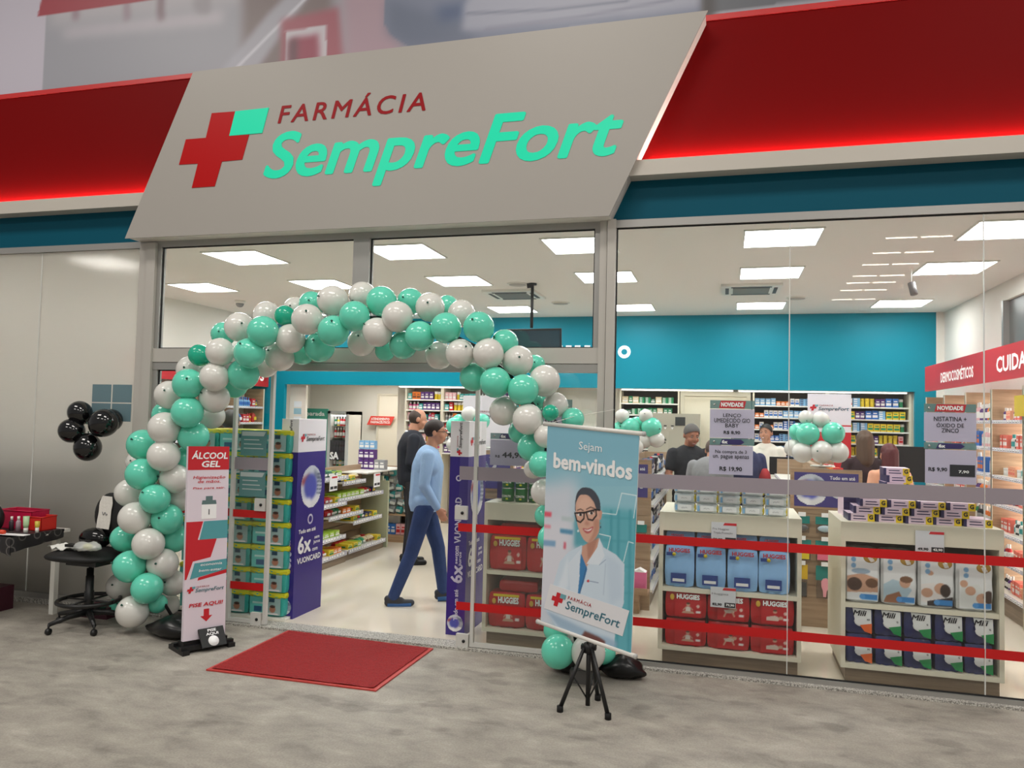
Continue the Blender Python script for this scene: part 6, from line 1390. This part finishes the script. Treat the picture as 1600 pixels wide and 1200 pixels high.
    for S, E_, W_ in (('rs', 're', 'rw'), ('ls', 'le', 'lw')):
        a, b, c = j[S], j[E_], j[W_]
        if sleeves: T += [(tuple(a), .062 * B, tuple(b), .054), (tuple(b), .054, tuple(c - (c - b) * .06), .040)]
        else: T += [(tuple(a), .064 * B, tuple(a.lerp(b, .6)), .062)]
    sh = blob('shirt', T, detail, mat('cloth_%d_%d_%d' % shirt, shirt, .8, bump=.9, bscale=9), o, 4, cut=[(j['hip'] - V((0, 0, .07)), V((0, 0, -1)))])
    cc = collar or tuple(min(255, int(x * 1.08)) for x in shirt)
    n0 = j['neck'] + V((0, 0, .0))
    ring = [tuple(n0 + V((.068 * math.sin(t), .066 * math.cos(t) + .0, -.012 + .02 * math.cos(t)))) for t in np.linspace(.35 - PI + PI, 2 * PI - .0 + .0, 25)]
    part('collar', MB().tube(ring, .015, 8).tube([ring[12], tuple(V(ring[12]) + V((-.035, -.012, -.05)))], [.014, .006], 6).tube([ring[12], tuple(V(ring[12]) + V((.035, -.012, -.05)))], [.014, .006], 6), mat('collar_%d_%d_%d' % cc, cc, .7), o)
    if legs:
        T = [(tuple(j['hip'] - V((0, 0, .01))), (.152 * B, .115 * B, .12), None)]
        for h, k, a in (('rh', 'rk', 'ra'), ('lh', 'lk', 'la')): T += [(tuple(j[h]), .098, tuple(j[k]), .070), (tuple(j[k]), .070, tuple(j[a] + (j[k] - j[a]) * .03), .056)]
        blob('trousers', T, detail, mat('denim_%d_%d_%d' % trousers, trousers, .8, bump=.9, bscale=10, var=.15, vscale=5), o, 4)
        for a, tdir in (('ra', j['rt']), ('la', j['lt'])):
            p = j[a]; d = V((0, -1, 0)) if tdir is None else tdir.normalized(); zb = p.z - .055
            heel = V((p.x, p.y, zb)) - d * .05; toe = V((p.x, p.y, zb)) + d * .17
            if tdir is not None: heel.z = zb; toe.z = zb + tdir.normalized().z * .2
            s_ = blob('shoe', [(tuple(heel), .034, tuple(toe), .032), (tuple(heel + V((0, 0, .035))), .036, tuple(heel + d * .12 + V((0, 0, .02))), .034)], .008, mat('shoe_%d_%d_%d' % shoes, shoes, .5), o, 3)
            part('sole', MB().tube([tuple(heel - V((0, 0, .018))), tuple(heel + d * .10 - V((0, 0, .018))), tuple(toe - V((0, 0, .014)))], [.036, .034, .034], 10), mat('sole_blue' if glasses else 'sole_dark', (60, 110, 170) if glasses else (24, 24, 24), .5), s_)
    # hair
    Hh = []
    if hairtype in ('short', 'bald'):
        Hh = [(hp(0, .010, .034), (.0845, .106, .099), rot)] if hairtype == 'short' else [(hp(0, .018, .02), (.0815, .097, .092), rot)]
        cut = [(V(hp(0, -.080 if hairtype == 'short' else -.012, .078)), Mh @ V((0, -1, -1.0 if hairtype == 'short' else 0))), (V(hp(0, -.035, 0)), Mh @ V((0, -1, -.02 if hairtype == 'short' else 0)).normalized()) if hairtype == 'x' else (V(hp(0, 0, -.02 if hairtype == 'short' else -.045)), Mh @ V((0, -.75, -1)))]
        if hairtype == 'bald': cut.append((V(hp(0, 0, .088)), Mh @ V((0, -.3, 1))))
    elif hairtype == 'cap':
        Hh = [(hp(0, .02, .03), (.086, .102, .10), rot)]; cut = [(V(hp(0, 0, -.05)), Mh @ V((0, -.6, -1)))]
    else:
        Hh = [(hp(0, .024, .034), (.088, .10, .098), rot), (hp(0, .06, .02), .085, hp(0, .085, -.20), .075), (hp(-.05, .05, 0), .045, hp(-.06, .06, -.24), .035), (hp(.05, .05, 0), .045, hp(.06, .06, -.24), .035), (hp(0, .08, -.2), .07, hp(0, .08, -.33), .03)]
        cut = [(V(hp(0, -.055, 0)), Mh @ V((0, -1, -.2)))]
    blob('hair', Hh, .008, hm, o, 2, cut)
    # face details
    ew, ir, lip = mat('eye_white', (190, 178, 168), .4), mat('iris', (40, 28, 22), .2), mat('lips', (164, 92, 84), .5)
    for s in (-1, 1):
        e_ = part('eye', MB().ell((0, 0, 0), (.0120, .0075, .0062), 10, 6).ell((0, -.005, 0), (.0056, .0042, .0056), 8, 6, 1), [ew, ir], o); e_.location = hp(s * .031, -.0815, .012); e_.rotation_euler = rot
        b_ = part('eyebrow', MB().tube([(-.019, 0, -.002), (0, -.004, .003), (.019, 0, -.002)], [.002, .0034, .002], 6), hm, o); b_.location = hp(s * .032, -.092, .036); b_.rotation_euler = rot
    l_ = part('mouth', MB().ell((0, 0, 0), (.024, .006, .007 if smile else .0045), 12, 6).ell((0, -.003, .001), (.018, .005, .004 if smile else .0001), 10, 5, 1), [lip, INKW], o); l_.location = hp(0, -.096, -.058); l_.rotation_euler = rot
    if glasses:
        g_ = MB()
        for s in (-1, 1):
            rr = [(s * .033 + .023 * math.cos(t), -.002 * abs(math.cos(t)), .017 * math.sin(t)) for t in np.linspace(0, 2 * PI, 17)]; g_.tube(rr, .0018, 6)
            g_.tube([(s * .056, 0, .004), (s * .078, .02, .006), (s * .082, .095, .0)], .0022, 6)
        g_.tube([(-.01, 0, .003), (.01, 0, .003)], .002, 6); g_ = part('glasses', g_, BLACK, o); g_.location = hp(0, -.103, .012); g_.rotation_euler = rot
    return o
# the walking man in the doorway: seen in profile, facing right
fa = math.atan2(.37, .93)              # heading of his gaze in the ground plane
m1 = person('man walking through the doorway in light blue shirt, jeans and glasses', (-2.05, 1.13, .005), fa + PI / 2, .955,
       dict(chest=(0, -.02, 1.31), neck=(0, -.04, 1.475), head=(0, -.085, 1.63), hip=(0, .0, .95), rs=(-.19, -.02, 1.415), re=(-.235, .01, 1.14), rw=(-.225, -.12, .93), ls=(.18, -.03, 1.42), le=(.23, .03, 1.15), lw=(.21, .02, .90),
            rh=(-.09, .0, .92), rk=(-.10, .11, .50), ra=(-.10, .27, .085), lh=(.09, -.01, .92), lk=(.10, -.14, .52), la=(.09, -.20, .10), lt=(0, -1, .12)),
       shirt=(150, 182, 218), trousers=(44, 66, 112), hair=(40, 28, 24), hairtype='short', shoes=(52, 54, 60), glasses=True, nod=.03, detail=.01, skin=SKIN, build=1.1)
m2 = person('balding man in dark navy jacket standing behind the walking man', (-2.90, 2.85, .005), fa + PI / 2 + .15, 1.03,
       dict(head=(0, -.05, 1.615), re=(-.24, .06, 1.14), rw=(-.19, -.10, .98), lw=(.19, -.10, .98)), shirt=(24, 28, 40), trousers=(34, 34, 40), hair=(64, 50, 42), hairtype='bald', collar=(215, 218, 224), nod=.2, build=1.18, shoes=(22, 22, 24))
person('man with dark cap-like hair in turquoise shirt, back turned, beyond the teal diaper packs', (-3.95, .86, .005), PI + .55, .985, None, shirt=(20, 140, 176), trousers=(40, 40, 48), hair=(44, 40, 36), hairtype='cap', nod=.12, build=1.15, sleeves=False)
def standat(px, py, y, topz=1.745):
    p = aty(px, py, y); return (p.x, y, .005), p.z / topz
q_, k_ = standat(1078, 664, 2.95, 1.72)
person('grey-haired man in black polo looking down, right of the balloon bouquet behind the banner', q_, .35, k_, dict(head=(0, -.06, 1.60), re=(-.24, -.02, 1.16), rw=(-.12, -.25, 1.08), le=(.24, -.02, 1.16), lw=(.12, -.25, 1.08)), shirt=(20, 22, 28), trousers=(40, 40, 44), hair=(84, 80, 78), nod=.32, yaw=.1, build=1.15, sleeves=False, skin=SKINT)
q_, k_ = standat(1110, 690, 2.3, 1.67)
person('man in grey sweater seen from the back, partly hidden by the price sheets', q_, PI - .35, k_, dict(head=(0, -.09, 1.56), neck=(0, -.03, 1.45)), shirt=(136, 136, 138), trousers=(40, 42, 50), hair=(84, 66, 56), nod=.4, build=1.15, collar=(226, 222, 218))
q_, k_ = standat(1162, 672, 2.62, 1.70)
person('person in navy jacket with red panel just right of the price sheets', q_, PI + .5, k_, dict(head=(0, -.08, 1.58)), shirt=(38, 44, 84), trousers=(30, 30, 36), hair=(40, 34, 30), nod=.3, build=1.12)
part('jacket_panel', MB().ell((-.20, .03, 1.20), (.085, .10, .12), 16, 10), mat('jacket_red', (166, 34, 40), .7), D.objects['person.005'])
person('smiling dark-haired man in white polo behind the service counter', (1.12, 5.05, .005), -.15, .975, dict(), shirt=(232, 228, 216), trousers=(40, 40, 46), hair=(28, 24, 22), build=1.1, sleeves=False, smile=True, yaw=-.25)
person('woman with long brown hair in dark top, seen from behind', (1.99, 3.12, .005), PI + .1, .95, dict(head=(0, -.01, 1.63)), shirt=(46, 22, 28), trousers=(30, 30, 36), hair=(84, 62, 44), hairtype='long', build=.92)
person('woman with long dark red hair in peach top, seen from behind', (2.17, 2.82, .005), PI + .25, .885, dict(head=(0, -.03, 1.62)), shirt=(232, 172, 140), trousers=(50, 46, 60), hair=(84, 22, 26), hairtype='long', build=.92)

# ================================================================== keep the stock the photo can show as single things, join the rest
bpy.context.view_layer.update()
dg = bpy.context.evaluated_depsgraph_get()
def proj(p):
    c = RW.transposed() @ (V(p) - CAM)
    return (800 + FPX * c.x / c.z, 600 + FPX * c.y / c.z, c.z) if c.z > .1 else None
SEE = ('window', 'pane', 'safety_band', 'silicone', 'side_pane', 'door_')
def visible(o):
    M = o.matrix_world; n = 0
    for q in ((0, -.5, .5), (-.38, -.5, .8), (.38, -.5, .8), (0, -.5, .92)):
        t = M @ V(q); pr = proj(t)
        if not pr or not (-5 < pr[0] < 1605 and -5 < pr[1] < 1205): continue
        d = (t - CAM); L_ = d.length; d.normalize(); st = CAM.copy(); ok = False
        for _ in range(8):
            hit, loc, no, ix, ho, mm = SC.ray_cast(dg, st, d, distance=L_ + .06)
            if not hit: ok = True; break
            if ho.name == o.name or (ho.parent and ho.parent.name == o.name) or (loc - CAM).length > L_ - .012: ok = True; break
            if any(ho.name.startswith(s) for s in SEE) and not ho.name.startswith('door_lock'): st = loc + d * .002; continue
            break
        n += ok
    return n
KEEP = 285
for base in ('box', 'bottle', 'pack', 'jar'):
    its = [o for o in COL.objects if o.parent is None and o.get('group') and o.name.split('.')[0] == base and o.data and o.data.name.split('.')[0] in ('box', 'bottle', 'jar', 'pouch', 'stack')]
    sc_ = []
    for o in its:
        v_ = visible(o); d_ = depth(o.location); sc_.append((v_ * o.scale.x * o.scale.z / d_ ** 2, o))
    sc_.sort(key=lambda t: -t[0])
    rest = [o for i, (s_, o) in enumerate(sc_) if i >= KEEP or s_ == 0]
    byg = {}
    for o in rest: byg.setdefault(o['group'], []).append(o)
    for g_, L_ in byg.items():
        vs = []; fs = []; mi = []; mats = []; smo = []
        for o in L_:
            off = len(vs); M = Matrix.LocRotScale(o.location, o.rotation_euler, o.scale); vs += [tuple(M @ v.co) for v in o.data.vertices]
            mp = []
            for m in o.data.materials:
                if m not in mats: mats.append(m)
                mp.append(mats.index(m))
            for p_ in o.data.polygons: fs.append(tuple(i + off for i in p_.vertices)); mi.append(mp[p_.material_index]); smo.append(p_.use_smooth)
        me = D.meshes.new('shelf_stock'); me.from_pydata(vs, [], fs)
        for m in mats: me.materials.append(m)
        me.polygons.foreach_set('material_index', mi); me.polygons.foreach_set('use_smooth', smo)
        s_ = ob('shelf_stock', me); tag(s_, 'further small %s filling the gaps among the %s' % ({'box': 'boxes', 'bottle': 'bottles', 'pack': 'packs', 'jar': 'jars'}[base], g_.replace('products', 'goods')), 'stock', kind='stuff')
        for o in L_: D.objects.remove(o)
